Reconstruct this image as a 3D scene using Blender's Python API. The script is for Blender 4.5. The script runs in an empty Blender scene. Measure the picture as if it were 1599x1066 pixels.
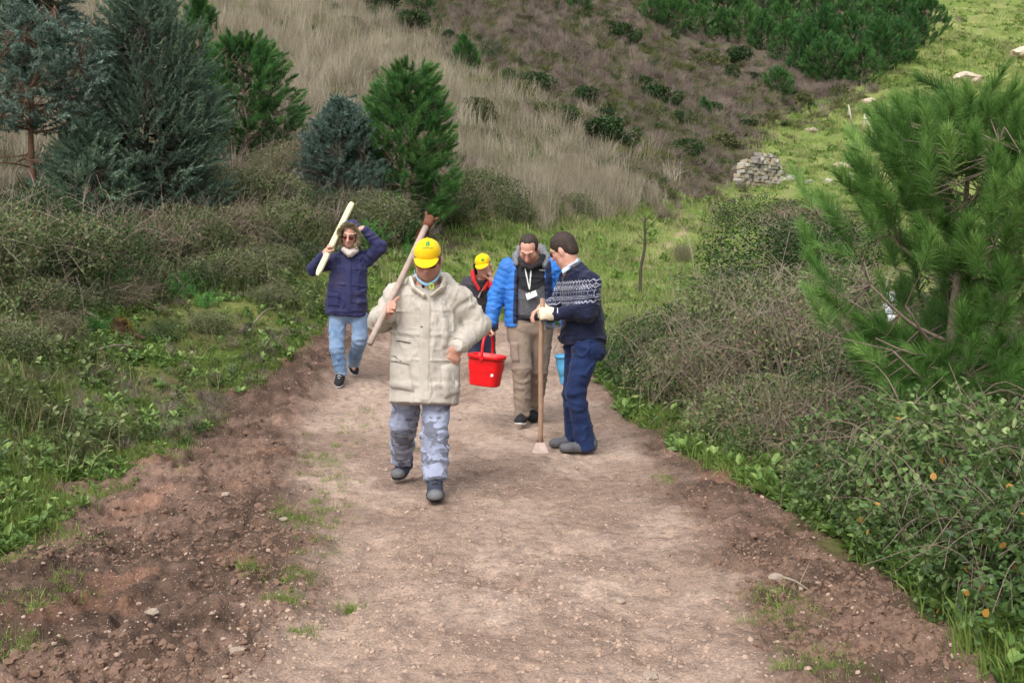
import bpy, bmesh, math, random
import numpy as np
from mathutils import Vector, Matrix, Euler
R = math.radians
SC = bpy.context.scene
COL = SC.collection
# ------------------------------------------------------------------ camera
FPX, CX, CY = 1715.0, 799.5, 533.0          # focal length and centre of the 1599x1066 photograph, in its pixels
EYE = np.array([0.0, 0.0, 1.54]); PITCH = math.atan(136.0 / 1715.0)
cam_data = bpy.data.cameras.new('camera'); cam = bpy.data.objects.new('camera', cam_data); COL.objects.link(cam)
cam.location = EYE; cam.rotation_euler = (R(90) - PITCH, 0, 0)
cam_data.sensor_width = 36.0; cam_data.lens = 36.0 * FPX / 1599.0
cam_data.clip_start = 0.05; cam_data.clip_end = 2000
SC.camera = cam
# ------------------------------------------------------------------ sky, sun, exposure (bright overcast)
world = bpy.data.worlds.new('World'); SC.world = world; world.use_nodes = True
wn, wl = world.node_tree.nodes, world.node_tree.links
wn.clear()
sky = wn.new('ShaderNodeTexSky'); sky.sky_type = 'NISHITA'; sky.sun_disc = False
SUN_EL, SUN_AZ = 52.0, 205.0                 # degrees; behind the camera, a little to its left
sky.sun_elevation = R(SUN_EL); sky.sun_rotation = R(SUN_AZ)
sky.air_density = 1.0; sky.dust_density = 6.0; sky.ozone_density = 1.0; sky.altitude = 300
hs = wn.new('ShaderNodeHueSaturation'); hs.inputs['Saturation'].default_value = 0.3   # cloud cover greys the sky
bg = wn.new('ShaderNodeBackground'); bg.inputs['Strength'].default_value = 0.15
wo = wn.new('ShaderNodeOutputWorld')
wl.new(sky.outputs[0], hs.inputs['Color']); wl.new(hs.outputs[0], bg.inputs['Color']); wl.new(bg.outputs[0], wo.inputs['Surface'])
sun_data = bpy.data.lights.new('sun', 'SUN'); sun = bpy.data.objects.new('sun', sun_data); COL.objects.link(sun)
sun_data.energy = 0.65; sun_data.angle = R(40); sun_data.color = (0.965, 0.985, 1.0)
_d = Vector((math.sin(R(SUN_AZ)) * math.cos(R(SUN_EL)), math.cos(R(SUN_AZ)) * math.cos(R(SUN_EL)), math.sin(R(SUN_EL))))
sun.rotation_euler = _d.to_track_quat('Z', 'Y').to_euler(); sun.location = (0, 0, 60)
SC.view_settings.view_transform = 'Standard'; SC.view_settings.look = 'None'
SC.view_settings.exposure = 0.8; SC.view_settings.gamma = 1.0; SC.view_settings.use_curve_mapping = False
SC.cycles.use_denoising = True
SC.cycles.max_bounces = 3; SC.cycles.diffuse_bounces = 2; SC.cycles.glossy_bounces = 1; SC.cycles.transmission_bounces = 2; SC.cycles.transparent_max_bounces = 6
SC.cycles.caustics_reflective = False; SC.cycles.caustics_refractive = False
SC.cycles.use_adaptive_sampling = True; SC.cycles.adaptive_threshold = 0.05; SC.cycles.adaptive_min_samples = 20; SC.cycles.use_light_tree = False
# ------------------------------------------------------------------ numeric helpers
rng = np.random.default_rng(7)
_PT = np.random.default_rng(99).permutation(4096).astype(np.int32); _RT = np.random.default_rng(98).uniform(-1, 1, 4096).astype(np.float32)
def vnoise(P, seed=0):
    """value noise in -1..1 for points (N,2) or (N,3)"""
    P = np.asarray(P, np.float64); dim = P.shape[1]; I = np.floor(P); F = (P - I).astype(np.float32); F = F * F * (3 - 2 * F); I = I.astype(np.int32) & 4095
    hx = [_PT[(I[:, 0] + d + seed * 57) & 4095] for d in (0, 1)]; fx, fy = F[:, 0], F[:, 1]
    if dim == 2:
        c = [[_RT[(_PT[(h + I[:, 1] + d) & 4095] + seed) & 4095] for d in (0, 1)] for h in hx]
        a = c[0][0] + (c[0][1] - c[0][0]) * fy; b = c[1][0] + (c[1][1] - c[1][0]) * fy
        return a + (b - a) * fx
    fz = F[:, 2]; o = []
    for h in hx:
        q = []
        for d in (0, 1):
            k = _PT[(h + I[:, 1] + d) & 4095] + I[:, 2] + seed; v0 = _RT[_PT[k & 4095]]; q.append(v0 + (_RT[_PT[(k + 1) & 4095]] - v0) * fz)
        o.append(q[0] + (q[1] - q[0]) * fy)
    return o[0] + (o[1] - o[0]) * fx
def fbm(P, freq=1.0, octaves=4, seed=0, gain=0.5, lac=2.03):
    P = np.asarray(P, float) * freq; s = 0; a = 1.0; tot = 0
    for i in range(octaves):
        s = s + a * vnoise(P + 17.3 * i, seed + i); tot += a; a *= gain; P = P * lac
    return s / tot
def sstep(a, b, x):
    t = np.clip((x - a) / (b - a), 0, 1); return t * t * (3 - 2 * t)
CP, SP = math.cos(PITCH), math.sin(PITCH)
def ray(px, py):
    """direction with unit forward (Y) component for photograph pixels"""
    dx = (np.asarray(px, float) - CX) / FPX; dy = -(np.asarray(py, float) - CY) / FPX
    d = np.stack([dx, CP + dy * SP, -SP + dy * CP], -1)
    return d / d[..., 1:2]
def at(px, py, D):
    """the point D metres ahead that the pixel shows"""
    return EYE + ray(px, py) * D
def pix(P):
    P = np.asarray(P, float) - EYE
    f = P[..., 1] * CP - P[..., 2] * SP; u = P[..., 1] * SP + P[..., 2] * CP
    f = np.where(f < 0.05, 0.05, f)
    return np.stack([CX + FPX * P[..., 0] / f, CY - FPX * u / f], -1)
# ------------------------------------------------------------------ the lie of the land: surveyed points (pixel, metres ahead), interpolated
SURVEY = [
 # road foot and meadow climbing away
 (800,514,15),(960,500,15.5),(640,510,15),(1000,440,21),(1050,400,26.5),(1090,340,38),(1170,290,52),(900,440,20),(800,440,19),(700,420,18.5),
 # bank on the left
 (100,600,9.5),(0,640,8),(0,430,12.5),(-150,430,11),(250,440,14),(250,560,11.3),(380,500,12.8),(450,410,16.5),(330,640,9.9),(100,760,7.3),(-150,760,6.3),(-150,600,8),
 (60,335,16),(220,335,17),(300,330,19),(390,262,23),(540,310,20),(650,335,20.5),(560,400,17.5),(-150,300,17),
 # hillside above it
 (400,150,33),(540,200,30),(300,20,48),(420,20,55),(520,10,66),(640,100,52),(700,0,92),(740,150,47),(900,250,39),(1000,290,37),(850,330,29),(1000,345,31),(150,120,32),(0,60,32),(-150,60,30),(150,0,46),(0,-60,46),
 (800,70,78),(900,100,74),(1000,200,60),(1100,250,55),(900,10,108),(1050,150,78),(1100,60,115),(1200,180,82),(800,0,104),
 # wood and right-hand meadow
 (1250,135,98),(1350,120,102),(1100,10,140),(1250,20,150),(1450,30,140),(1530,0,165),(1250,215,78),(1400,130,98),(1550,70,125),(1300,250,64),(1250,290,53),(1400,250,70),(1550,190,88),(1750,190,88),(1750,60,130),
 (1700,0,165),(1000,0,130),
 # the thicket side
 (1150,470,16),(1300,450,17),(1450,450,17),(1700,450,17),(1250,360,31),(1400,350,33),(1700,350,33),(1150,400,25),
 # far above the frame
 (300,-160,110),(600,-150,180),(900,-140,230),(1200,-130,260),(1500,-110,280),(0,-200,100),(1750,-80,280),(-200,-220,90),
]
def _survey():
    u, v, g = [], [], []
    for px, py, D in SURVEY:
        p = at(px, py, D); u.append(p[0] / D); v.append(math.log(D)); g.append(p[2] / D)
    for D in (1.2, 2, 3, 4, 5, 6, 7, 8, 9, 10):
        for x in (-2.4, -1.6, -.8, 0, .8, 1.6):
            if D < 5 or abs(x) < 2.0: u.append(x / D); v.append(math.log(D)); g.append(0.0)
        for x, z in ((2.4, .03), (3.4, .12), (4.5, .2)):
            if x / D < .75: u.append(x / D); v.append(math.log(D)); g.append(z / D)
    for x, D, z in ((1.4, 12, .12), (2.5, 12, .15), (4, 12, .35), (0, 12, .2), (-1.6, 12, .22), (2.2, 14, .38), (-3, 4, .06), (-3.6, 5, .22), (-2.6, 6, .05), (-2.4, 8, .04), (-2.3, 10, .08), (-5, 5, .5), (-4, 3, .2)):
        u.append(x / D); v.append(math.log(D)); g.append(z / D)
    return np.array(u), np.array(v), np.array(g)
_U, _V, _G = _survey()
_KU, _KV = 1 / 0.22, 1 / 0.75
def _phi(r2): return 0.5 * r2 * np.log(r2 + 1e-9)
def _fit():
    x = np.c_[_U * _KU, _V * _KV]; n = len(x)
    K = _phi(((x[:, None] - x[None]) ** 2).sum(-1)) + np.eye(n) * 4e-3
    Pm = np.c_[np.ones(n), x]; A = np.zeros((n + 3, n + 3)); A[:n, :n] = K; A[:n, n:] = Pm; A[n:, :n] = Pm.T
    return np.linalg.solve(A, np.r_[_G, 0, 0, 0]), x
_W, _XC = _fit()
_GU = np.linspace(-.56, .56, 260); _GV = np.linspace(math.log(1.2), math.log(300), 420)
def _table():
    uu, vv = np.meshgrid(_GU, _GV); q = np.c_[uu.ravel() * _KU, vv.ravel() * _KV]; out = np.empty(len(q))
    for s in range(0, len(q), 30000):
        k = q[s:s + 30000]; r2 = (k[:, None, 0] - _XC[None, :, 0]) ** 2 + (k[:, None, 1] - _XC[None, :, 1]) ** 2
        out[s:s + 30000] = _phi(r2) @ _W[:-3] + _W[-3] + k @ _W[-2:]
    return out.reshape(uu.shape)
_TAB = _table()
def H0(x, y):
    """smooth ground height"""
    x = np.asarray(x, float).ravel(); y = np.asarray(y, float).ravel()
    D = np.clip(y, 1.2, 300); u = np.clip(x / D, -.56, .56)
    a = (u - _GU[0]) / (_GU[1] - _GU[0]); b = (np.log(D) - _GV[0]) / (_GV[1] - _GV[0])
    i = np.clip(a.astype(int), 0, len(_GU) - 2); j = np.clip(b.astype(int), 0, len(_GV) - 2); a = a - i; b = b - j
    z = (_TAB[j, i] * (1 - a) * (1 - b) + _TAB[j, i + 1] * a * (1 - b) + _TAB[j + 1, i] * (1 - a) * b + _TAB[j + 1, i + 1] * a * b) * D
    # the road itself lies flat
    k = sstep(11.5, 9.0, y) * sstep(2.6, 1.7, np.abs(x + .1))
    return z * (1 - k)
def hit(px, py, Hf=None, dmin=3.0, dmax=290.0):
    """where pixels meet the ground -> (N,3), nan where they miss"""
    Hf = Hf or H0
    d = ray(np.atleast_1d(px), np.atleast_1d(py)); n = len(d)
    Ds = np.exp(np.linspace(math.log(dmin), math.log(dmax), 150))
    prev = np.full(n, np.nan); res = np.full(n, np.nan); done = np.zeros(n, bool); pD = dmin; pg = None
    for D in Ds:
        P = EYE + d * D; g = P[:, 2] - Hf(P[:, 0], P[:, 1])
        if pg is not None:
            m = (~done) & (g <= 0)
            t = pg / np.where(np.abs(pg - g) < 1e-9, 1e-9, pg - g)
            res[m] = pD + (D - pD) * np.clip(t[m], 0, 1); done |= m
        pg, pD = g, D
        if done.all(): break
    return EYE + d * res[:, None]
def inpoly(px, py, poly):
    px = np.asarray(px); py = np.asarray(py); c = np.zeros(px.shape, bool); n = len(poly)
    for i in range(n):
        x0, y0 = poly[i]; x1, y1 = poly[(i + 1) % n]
        if y0 == y1: continue
        k = ((y0 > py) != (y1 > py)) & (px < (x1 - x0) * (py - y0) / (y1 - y0) + x0)
        c ^= k
    return c
# ------------------------------------------------------------------ scene helpers
def tag(o, label=None, cat=None, group=None, kind=None):
    for k, v in (('label', label), ('category', cat), ('group', group), ('kind', kind)):
        if v: o[k] = v
    return o
def link(name, data, parent=None, loc=None):
    o = bpy.data.objects.new(name, data); COL.objects.link(o)
    if parent is not None: o.parent = parent
    if loc is not None: o.location = loc
    return o
def empty(name, loc=(0, 0, 0), rz=0.0):
    o = bpy.data.objects.new(name, None); COL.objects.link(o); o.location = loc; o.rotation_euler = (0, 0, rz); o.empty_display_size = .2
    return o
def mesh_np(name, V, F, mats=(), attrs=None, smooth=False, mat_idx=None):
    """mesh from arrays: F is (n,3) or (n,4), or a list of such arrays; attrs {name: per-vertex floats (N,) or colours (N,3)}"""
    Fs = [np.asarray(f, np.int32) for f in (F if isinstance(F, list) else [F]) if len(f)]
    me = bpy.data.meshes.new(name); V = np.asarray(V, np.float32)
    me.vertices.add(len(V)); me.vertices.foreach_set('co', V.ravel())
    nl = sum(f.size for f in Fs); nf = sum(len(f) for f in Fs)
    me.loops.add(nl); me.polygons.add(nf)
    me.loops.foreach_set('vertex_index', np.concatenate([f.ravel() for f in Fs]))
    tot = np.concatenate([np.full(len(f), f.shape[1], np.int32) for f in Fs])
    me.polygons.foreach_set('loop_start', np.concatenate([[0], np.cumsum(tot)[:-1]]).astype(np.int32))
    if mat_idx is not None: me.polygons.foreach_set('material_index', np.asarray(mat_idx, np.int32))
    me.polygons.foreach_set('use_smooth', np.full(nf, bool(smooth)))
    for m in mats: me.materials.append(m)
    for k, a in (attrs or {}).items():
        a = np.asarray(a, np.float32)
        if a.ndim == 1:
            at_ = me.attributes.new(k, 'FLOAT', 'POINT'); at_.data.foreach_set('value', a)
        else:
            at_ = me.attributes.new(k, 'FLOAT_COLOR', 'POINT'); at_.data.foreach_set('color', np.c_[a, np.ones(len(a))].astype(np.float32).ravel())
    me.update(calc_edges=True); me.validate()
    return me
def srgb(r, g, b):
    c = np.array([r, g, b]) / 255.0
    return tuple(np.where(c <= .04045, c / 12.92, ((c + .055) / 1.055) ** 2.4))
class NT:
    """small node-graph writer"""
    def __init__(s, name):
        s.m = bpy.data.materials.new(name); s.m.use_nodes = True; s.t = s.m.node_tree; s.n = s.t.nodes; s.n.clear()
        s.out = s.n.new('ShaderNodeOutputMaterial')
    def __call__(s, typ, ins=None, **kw):
        n = s.n.new('ShaderNode' + typ)
        for k, v in kw.items(): setattr(n, k, v)
        for k, v in (ins or {}).items():
            if isinstance(v, bpy.types.NodeSocket): s.t.links.new(v, n.inputs[k])
            else: n.inputs[k].default_value = v
        return n
    def math(s, op, a, b=0.0, c=0.0):
        return s('Math', {0: a, 1: b, 2: c}, operation=op).outputs[0]
    def mix(s, f, a, b, mode='MIX'):
        n = s('Mix', {}, data_type='RGBA', blend_type=mode)
        for i, v in ((0, f), (6, a), (7, b)):
            if isinstance(v, bpy.types.NodeSocket): s.t.links.new(v, n.inputs[i])
            else: n.inputs[i].default_value = v if i == 0 or len(v) == 4 else (*v, 1)
        return n.outputs[2]
    def ramp(s, f, stops):
        n = s('ValToRGB', {0: f}); e = n.color_ramp.elements
        while len(e) < len(stops): e.new(.5)
        for el, (p, c) in zip(e, stops): el.position = p; el.color = (*c, 1) if len(c) == 3 else c
        return n.outputs[0]
    def noise(s, scale, detail=4, rough=.55, vec=None, dist=0.0):
        n = s('TexNoise', {'Scale': scale, 'Detail': detail, 'Roughness': rough, 'Distortion': dist})
        s.t.links.new(vec if vec is not None else s.objco(), n.inputs['Vector']); return n.outputs[0]
    def objco(s):
        if not hasattr(s, '_oc'): s._oc = s('TexCoord').outputs['Object']
        return s._oc
    def attr(s, name, out=0): return s('Attribute', attribute_name=name).outputs[out]
    def bump(s, h, strength=.5, dist=.01):
        return s('Bump', {'Height': h, 'Strength': strength, 'Distance': dist}).outputs[0]
    def done(s, color, rough=.8, normal=None, metal=0.0, spec=.3, sub=0.0, emit=None, sheen=0.0):
        p = s('BsdfPrincipled', {'Metallic': metal, 'Specular IOR Level': spec})
        for k, v in (('Base Color', color), ('Roughness', rough), ('Normal', normal)):
            if v is None: continue
            if isinstance(v, bpy.types.NodeSocket): s.t.links.new(v, p.inputs[k])
            else: p.inputs[k].default_value = (*v, 1) if k == 'Base Color' and len(v) == 3 else v
        if sub: p.inputs['Subsurface Weight'].default_value = sub; p.inputs['Subsurface Radius'].default_value = (.012, .005, .003)
        if sheen: p.inputs['Sheen Weight'].default_value = sheen
        s.t.links.new(p.outputs[0], s.out.inputs[0]); return s.m
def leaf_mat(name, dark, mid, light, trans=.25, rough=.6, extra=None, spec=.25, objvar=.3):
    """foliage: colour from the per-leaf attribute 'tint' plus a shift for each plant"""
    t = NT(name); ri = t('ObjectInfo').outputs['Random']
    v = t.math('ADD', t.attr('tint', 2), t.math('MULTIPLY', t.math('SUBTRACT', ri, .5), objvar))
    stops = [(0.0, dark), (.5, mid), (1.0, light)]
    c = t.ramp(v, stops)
    if extra is not None: c = t.mix(t.math('GREATER_THAN', t.attr('odd', 2), .5), c, extra)
    p = t('BsdfPrincipled', {'Base Color': c, 'Roughness': rough, 'Specular IOR Level': spec})
    tr = t('BsdfTranslucent', {'Color': t.mix(.5, c, light)})
    mx = t('MixShader', {0: trans, 1: p.outputs[0], 2: tr.outputs[0]})
    t.t.links.new(mx.outputs[0], t.out.inputs[0]); return t.m
def plain(name, col, rough=.7, nscale=30, var=.25, bump=.2, bdist=.004, spec=.3, metal=0.0, col2=None, sheen=0.0):
    t = NT(name); f = t.noise(nscale, 5, .6)
    dk = tuple(c * (1 - var) for c in col); lt = tuple(min(1, c * (1 + var)) for c in col)
    c = t.ramp(f, [(.25, dk), (.5, col2 or col), (.75, lt)])
    n = t.bump(t.noise(nscale * 3, 4, .6), bump, bdist) if bump else None
    return t.done(c, rough, n, metal, spec, sheen=sheen)
# ------------------------------------------------------------------ zones of the ground (outlines read off the photograph, laid on the land)
ROAD_PY = [480, 500, 515, 560, 600, 640, 700, 780, 850, 950, 1066, 1300]
ROAD_L = [700, 640, 600, 545, 520, 505, 480, 468, 440, 400, 330, 200]
ROAD_R = [760, 840, 868, 890, 915, 940, 980, 1030, 1075, 1150, 1215, 1380]
DIRT_PY = [470, 492, 505, 520, 560, 600, 650, 700, 760, 800, 900, 1000, 1066, 1300]
DIRT_L = [700, 610, 555, 495, 450, 408, 335, 245, 90, -60, -240, -290, -320, -500]
DIRT_R = [760, 850, 880, 892, 925, 945, 990, 1065, 1185, 1255, 1420, 1535, 1580, 1770]
Z_DRY = [(-200, -300), (300, -300), (540, 0), (740, 150), (900, 230), (965, 320), (850, 340), (720, 300), (470, 230), (300, 250), (-200, 260)]
Z_SCRUB = [(300, -300), (1000, -300), (1480, -300), (1460, 30), (1350, 130), (1180, 190), (1150, 250), (1145, 285), (1060, 305), (965, 325), (900, 230), (740, 150), (540, 0)]
Z_UNDER = [(-200, 290), (470, 240), (720, 300), (760, 350), (640, 385), (540, 400), (-200, 450)]
def zones(P):
    """weights (N,) for road, dirt, dry, scrub, under at ground points"""
    q = pix(P); n = len(P)
    w1 = fbm(P[:, :2], .9, 3, 11) ; w2 = fbm(P[:, :2], 3.5, 3, 12)
    s = np.clip(9 / np.maximum(P[:, 1], 1), .1, 1.6)
    px = q[:, 0] + (w1 * 60 + w2 * 34) * s; py = q[:, 1] + fbm(P[:, :2], 1.3, 3, 13) * 22 * s
    ok = P[:, 1] > 1.5
    rl = np.interp(py, ROAD_PY, ROAD_L); rr = np.interp(py, ROAD_PY, ROAD_R)
    dl = np.interp(py, DIRT_PY, DIRT_L); dr = np.interp(py, DIRT_PY, DIRT_R)
    band = np.clip((py - 470) / 500 * 60 + 14, 10, 80)
    inside = lambda l, r, b: sstep(-b, b, px - l) * sstep(-b, b, r - px)
    far = sstep(494, 516, py)
    road = inside(rl, rr, band) * far; dirt = inside(dl, dr, band * .6) * far
    near = (~ok)
    road[near] = sstep(1.5, 1.1, np.abs(P[near, 0])); dirt[near] = sstep(2.4, 2.0, np.abs(P[near, 0]))
    fx = q[:, 0] + fbm(P[:, :2], .12, 4, 14) * 70 + fbm(P[:, :2], .7, 2, 16) * 30; fy = q[:, 1] + fbm(P[:, :2], .12, 4, 15) * 45 + fbm(P[:, :2], .7, 2, 17) * 16
    dry = inpoly(fx, fy, Z_DRY) & ok; scr = inpoly(fx, fy, Z_SCRUB) & ok; und = inpoly(fx, fy, Z_UNDER) & ok
    return road, dirt, dry.astype(float), scr.astype(float), und.astype(float)
def micro(P, z=None):
    """small relief by zone"""
    z = z or zones(P); road, dirt, dry, scr, und = z
    D = np.hypot(P[:, 0], P[:, 1]); xy = P[:, :2]
    mud = np.clip(dirt - road, 0, 1)
    f_near = sstep(30, 12, D)
    left = sstep(.3, -1.2, P[:, 0])
    a = fbm(xy, 3.1, 3, 21); b = fbm(xy, 9.5, 3, 22); c = fbm(xy, 21, 2, 23)
    clod = np.abs(fbm(xy, 7, 3, 24)); pits = sstep(.18, .55, fbm(xy, 4.3, 2, 25))
    d4 = np.abs(fbm(xy, 15, 2, 28)); h = f_near * road * (.012 * b + .009 * c + .014 * a - .022 * sstep(.25, .6, fbm(xy, 5.5, 2, 29)))
    h = h + f_near * mud * ((.03 + .025 * left) * a + .06 * (.28 - clod) * (.6 + .6 * left) + .03 * b + .018 * c + .035 * (.25 - d4) - (.03 + .05 * left) * pits * sstep(-.2, .4, fbm(xy, 1.7, 2, 26)) + .03 * left)
    gr = np.clip(1 - dirt, 0, 1)
    h = h + f_near * gr * (.06 * a + .025 * b) + gr * (1 - f_near) * (np.clip(D / 40, .3, 2.5) * .25 * fbm(xy, .35, 4, 27))
    # two shallow wheel lines on the road
    h = h - f_near * road * .018 * (np.exp(-((P[:, 0] + .75 + .1 * a) / .22) ** 2) + np.exp(-((P[:, 0] - .65 + .1 * a) / .22) ** 2))
    return h
def H(x, y):
    x = np.asarray(x, float).ravel(); y = np.asarray(y, float).ravel(); z = H0(x, y); P = np.c_[x, y, z]
    return z + micro(P)
def build_terrain():
    fine = np.linspace(-30, 30, 500)
    ang = np.concatenate([[-180, -150, -120, -95, -75, -60, -50, -43, -38, -35, -33, -31.5], fine, [31.5, 33, 35, 38, 43, 50, 60, 75, 95, 120, 150, 180]])
    rr = [.25, .5, .9, 1.4, 2.0, 2.5, 2.9, 3.2]
    while rr[-1] < 300:
        d = rr[-1]; rr.append(d * (1 + (.0045 if d < 5 else .0055 if d < 9 else .0075 if d < 40 else .009)))
    rr = np.array(rr); A, Rr = np.meshgrid(np.radians(ang), rr)
    x = (np.sin(A) * Rr).ravel(); y = (np.cos(A) * Rr).ravel()
    z = H0(x, y); P = np.c_[x, y, z]; zn = zones(P)
    P[:, 2] += micro(P, zn)
    road, dirt, dry, scr, und = zn
    # ---- base colours of soil and turf
    N = len(P); xy = P[:, :2]; D = np.hypot(x, y)[:, None]
    C = lambda *a: np.array(srgb(*a))[None]
    n1 = fbm(xy, .8, 4, 31)[:, None]; n2 = fbm(xy, 5, 3, 32)[:, None]; n3 = fbm(xy, .22, 4, 33)[:, None]; n4 = fbm(xy, 2.2, 3, 34)[:, None]
    lerp = lambda a, b, t: a * (1 - t) + b * t
    c_road = lerp(C(142, 121, 107), C(170, 149, 134), sstep(-.4, .4, n1 * .6 + n4 * .7))
    c_road = lerp(c_road, C(126, 105, 92), sstep(.16, .55, fbm(xy, 1.6, 4, 35)[:, None] + .5 * n2) * .6)
    c_mud = lerp(C(80, 64, 54), C(124, 101, 88), sstep(-.4, .45, n2 * .6 + n1 * .6))
    c_mud = lerp(c_mud, C(146, 108, 88), sstep(.35, .6, n4) * .4)
    c_gr = lerp(C(80, 88, 46), C(106, 110, 62), sstep(-.4, .4, n4 + n2 * .4))
    soil = sstep(-.3, .15, n1 + n2 * .5) * sstep(17, 9, D) * .85
    c_gr = lerp(c_gr, C(96, 76, 62), soil)
    mead = sstep(13, 20, D)
    c_me = lerp(C(108, 126, 62), C(138, 144, 86), sstep(-.35, .4, n3 + n4 * .5)); c_me = lerp(c_me, C(128, 116, 92), sstep(.25, .6, n1) * .5)
    c_gr = lerp(c_gr, c_me, mead)
    c_dry = lerp(C(112, 104, 84), C(84, 86, 60), sstep(-.2, .4, n3 + n1 * .4))
    c_scr = lerp(C(92, 82, 70), C(80, 82, 56), sstep(-.2, .4, n3 + n1 * .5))
    c_und = lerp(C(84, 76, 58), C(84, 88, 50), sstep(-.2, .4, n1))
    col = c_gr
    for w, cc in ((scr, c_scr), (dry, c_dry), (und, c_und)): col = lerp(col, cc, w[:, None])
    mudw = dirt * (1 - .0)
    col = lerp(col, c_mud, mudw[:, None]); col = lerp(col, c_road, road[:, None])
    # the foot track that climbs the meadow
    q = pix(P); tr = np.interp(q[:, 1], [330, 350, 370, 390, 410, 440], [1120, 1085, 1055, 1035, 1015, 990])
    k = sstep(10, 4, np.abs(q[:, 0] - tr + 5 * n2[:, 0])) * ((q[:, 1] > 345) & (q[:, 1] < 420) & (y > 15)) * sstep(-.5, .2, n4[:, 0])
    col = lerp(col, C(168, 146, 122), k[:, None] * .8)
    nc = len(ang); nr = len(rr)
    i = np.arange(nr - 1)[:, None] * nc + np.arange(nc - 1)[None]
    Fq = np.stack([i, i + 1, i + nc + 1, i + nc], -1).reshape(-1, 4)
    fd = dirt[Fq].mean(1); fs = (scr[Fq].mean(1) + dry[Fq].mean(1))
    groups = (('dirt_road', fd > .5), ('hillside', (fd <= .5) & (fs > .5)), ('meadow', (fd <= .5) & (fs <= .5)))
    m = ground_mat()
    for nm, sel in groups:
        f = Fq[sel]; used = np.unique(f); remap = np.full(N, -1, np.int32); remap[used] = np.arange(len(used))
        me = mesh_np(nm, P[used], remap[f], [m], {'Col': col[used], 'rocky': np.clip(dirt, 0, 1)[used]}, True)
        tag(link(nm, me), kind='structure')
def ground_mat():
    t = NT('earth_and_turf'); oc = t.objco(); base = t.attr('Col', 0); rocky = t.attr('rocky', 2)
    n1 = t.noise(14, 4, .62); n2 = t.noise(70, 2, .6); n0 = t.noise(2.3, 2, .6)
    c = t.mix(1.0, base, t.ramp(n1, [(.28, (.62, .62, .62)), (.5, (1, 1, 1)), (.75, (1.3, 1.27, 1.22))]), 'MULTIPLY')
    c = t.mix(1.0, c, t.ramp(n2, [(.25, (.7, .7, .7)), (.5, (1, 1, 1)), (.8, (1.3, 1.3, 1.3))]), 'MULTIPLY')
    c = t.mix(1.0, c, t.ramp(n0, [(.3, (.86, .84, .84)), (.7, (1.1, 1.1, 1.08))]), 'MULTIPLY')
    # little pale stones trodden into the dirt
    v = t('TexVoronoi', {'Vector': oc, 'Scale': 42.0}); pick = t('SeparateColor', {0: v.outputs['Color']}).outputs[0]
    st = t.math('MULTIPLY', t.math('LESS_THAN', v.outputs['Distance'], .26), t.math('GREATER_THAN', pick, .86))
    v2 = t('TexVoronoi', {'Vector': oc, 'Scale': 110.0}); pick2 = t('SeparateColor', {0: v2.outputs['Color']}).outputs[0]
    st2 = t.math('MULTIPLY', t.math('LESS_THAN', v2.outputs['Distance'], .3), t.math('GREATER_THAN', pick2, .8))
    s = t.math('MULTIPLY', t.math('MAXIMUM', st, st2), rocky)
    c = t.mix(t.math('MULTIPLY', s, .45), c, srgb(200, 180, 162))
    h = t.math('ADD', t.math('MULTIPLY', n1, .7), t.math('ADD', t.math('MULTIPLY', n2, .35), t.math('MULTIPLY', s, .5)))
    return t.done(c, .92, t.bump(h, .9, .03), spec=.15)
build_terrain()
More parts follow.
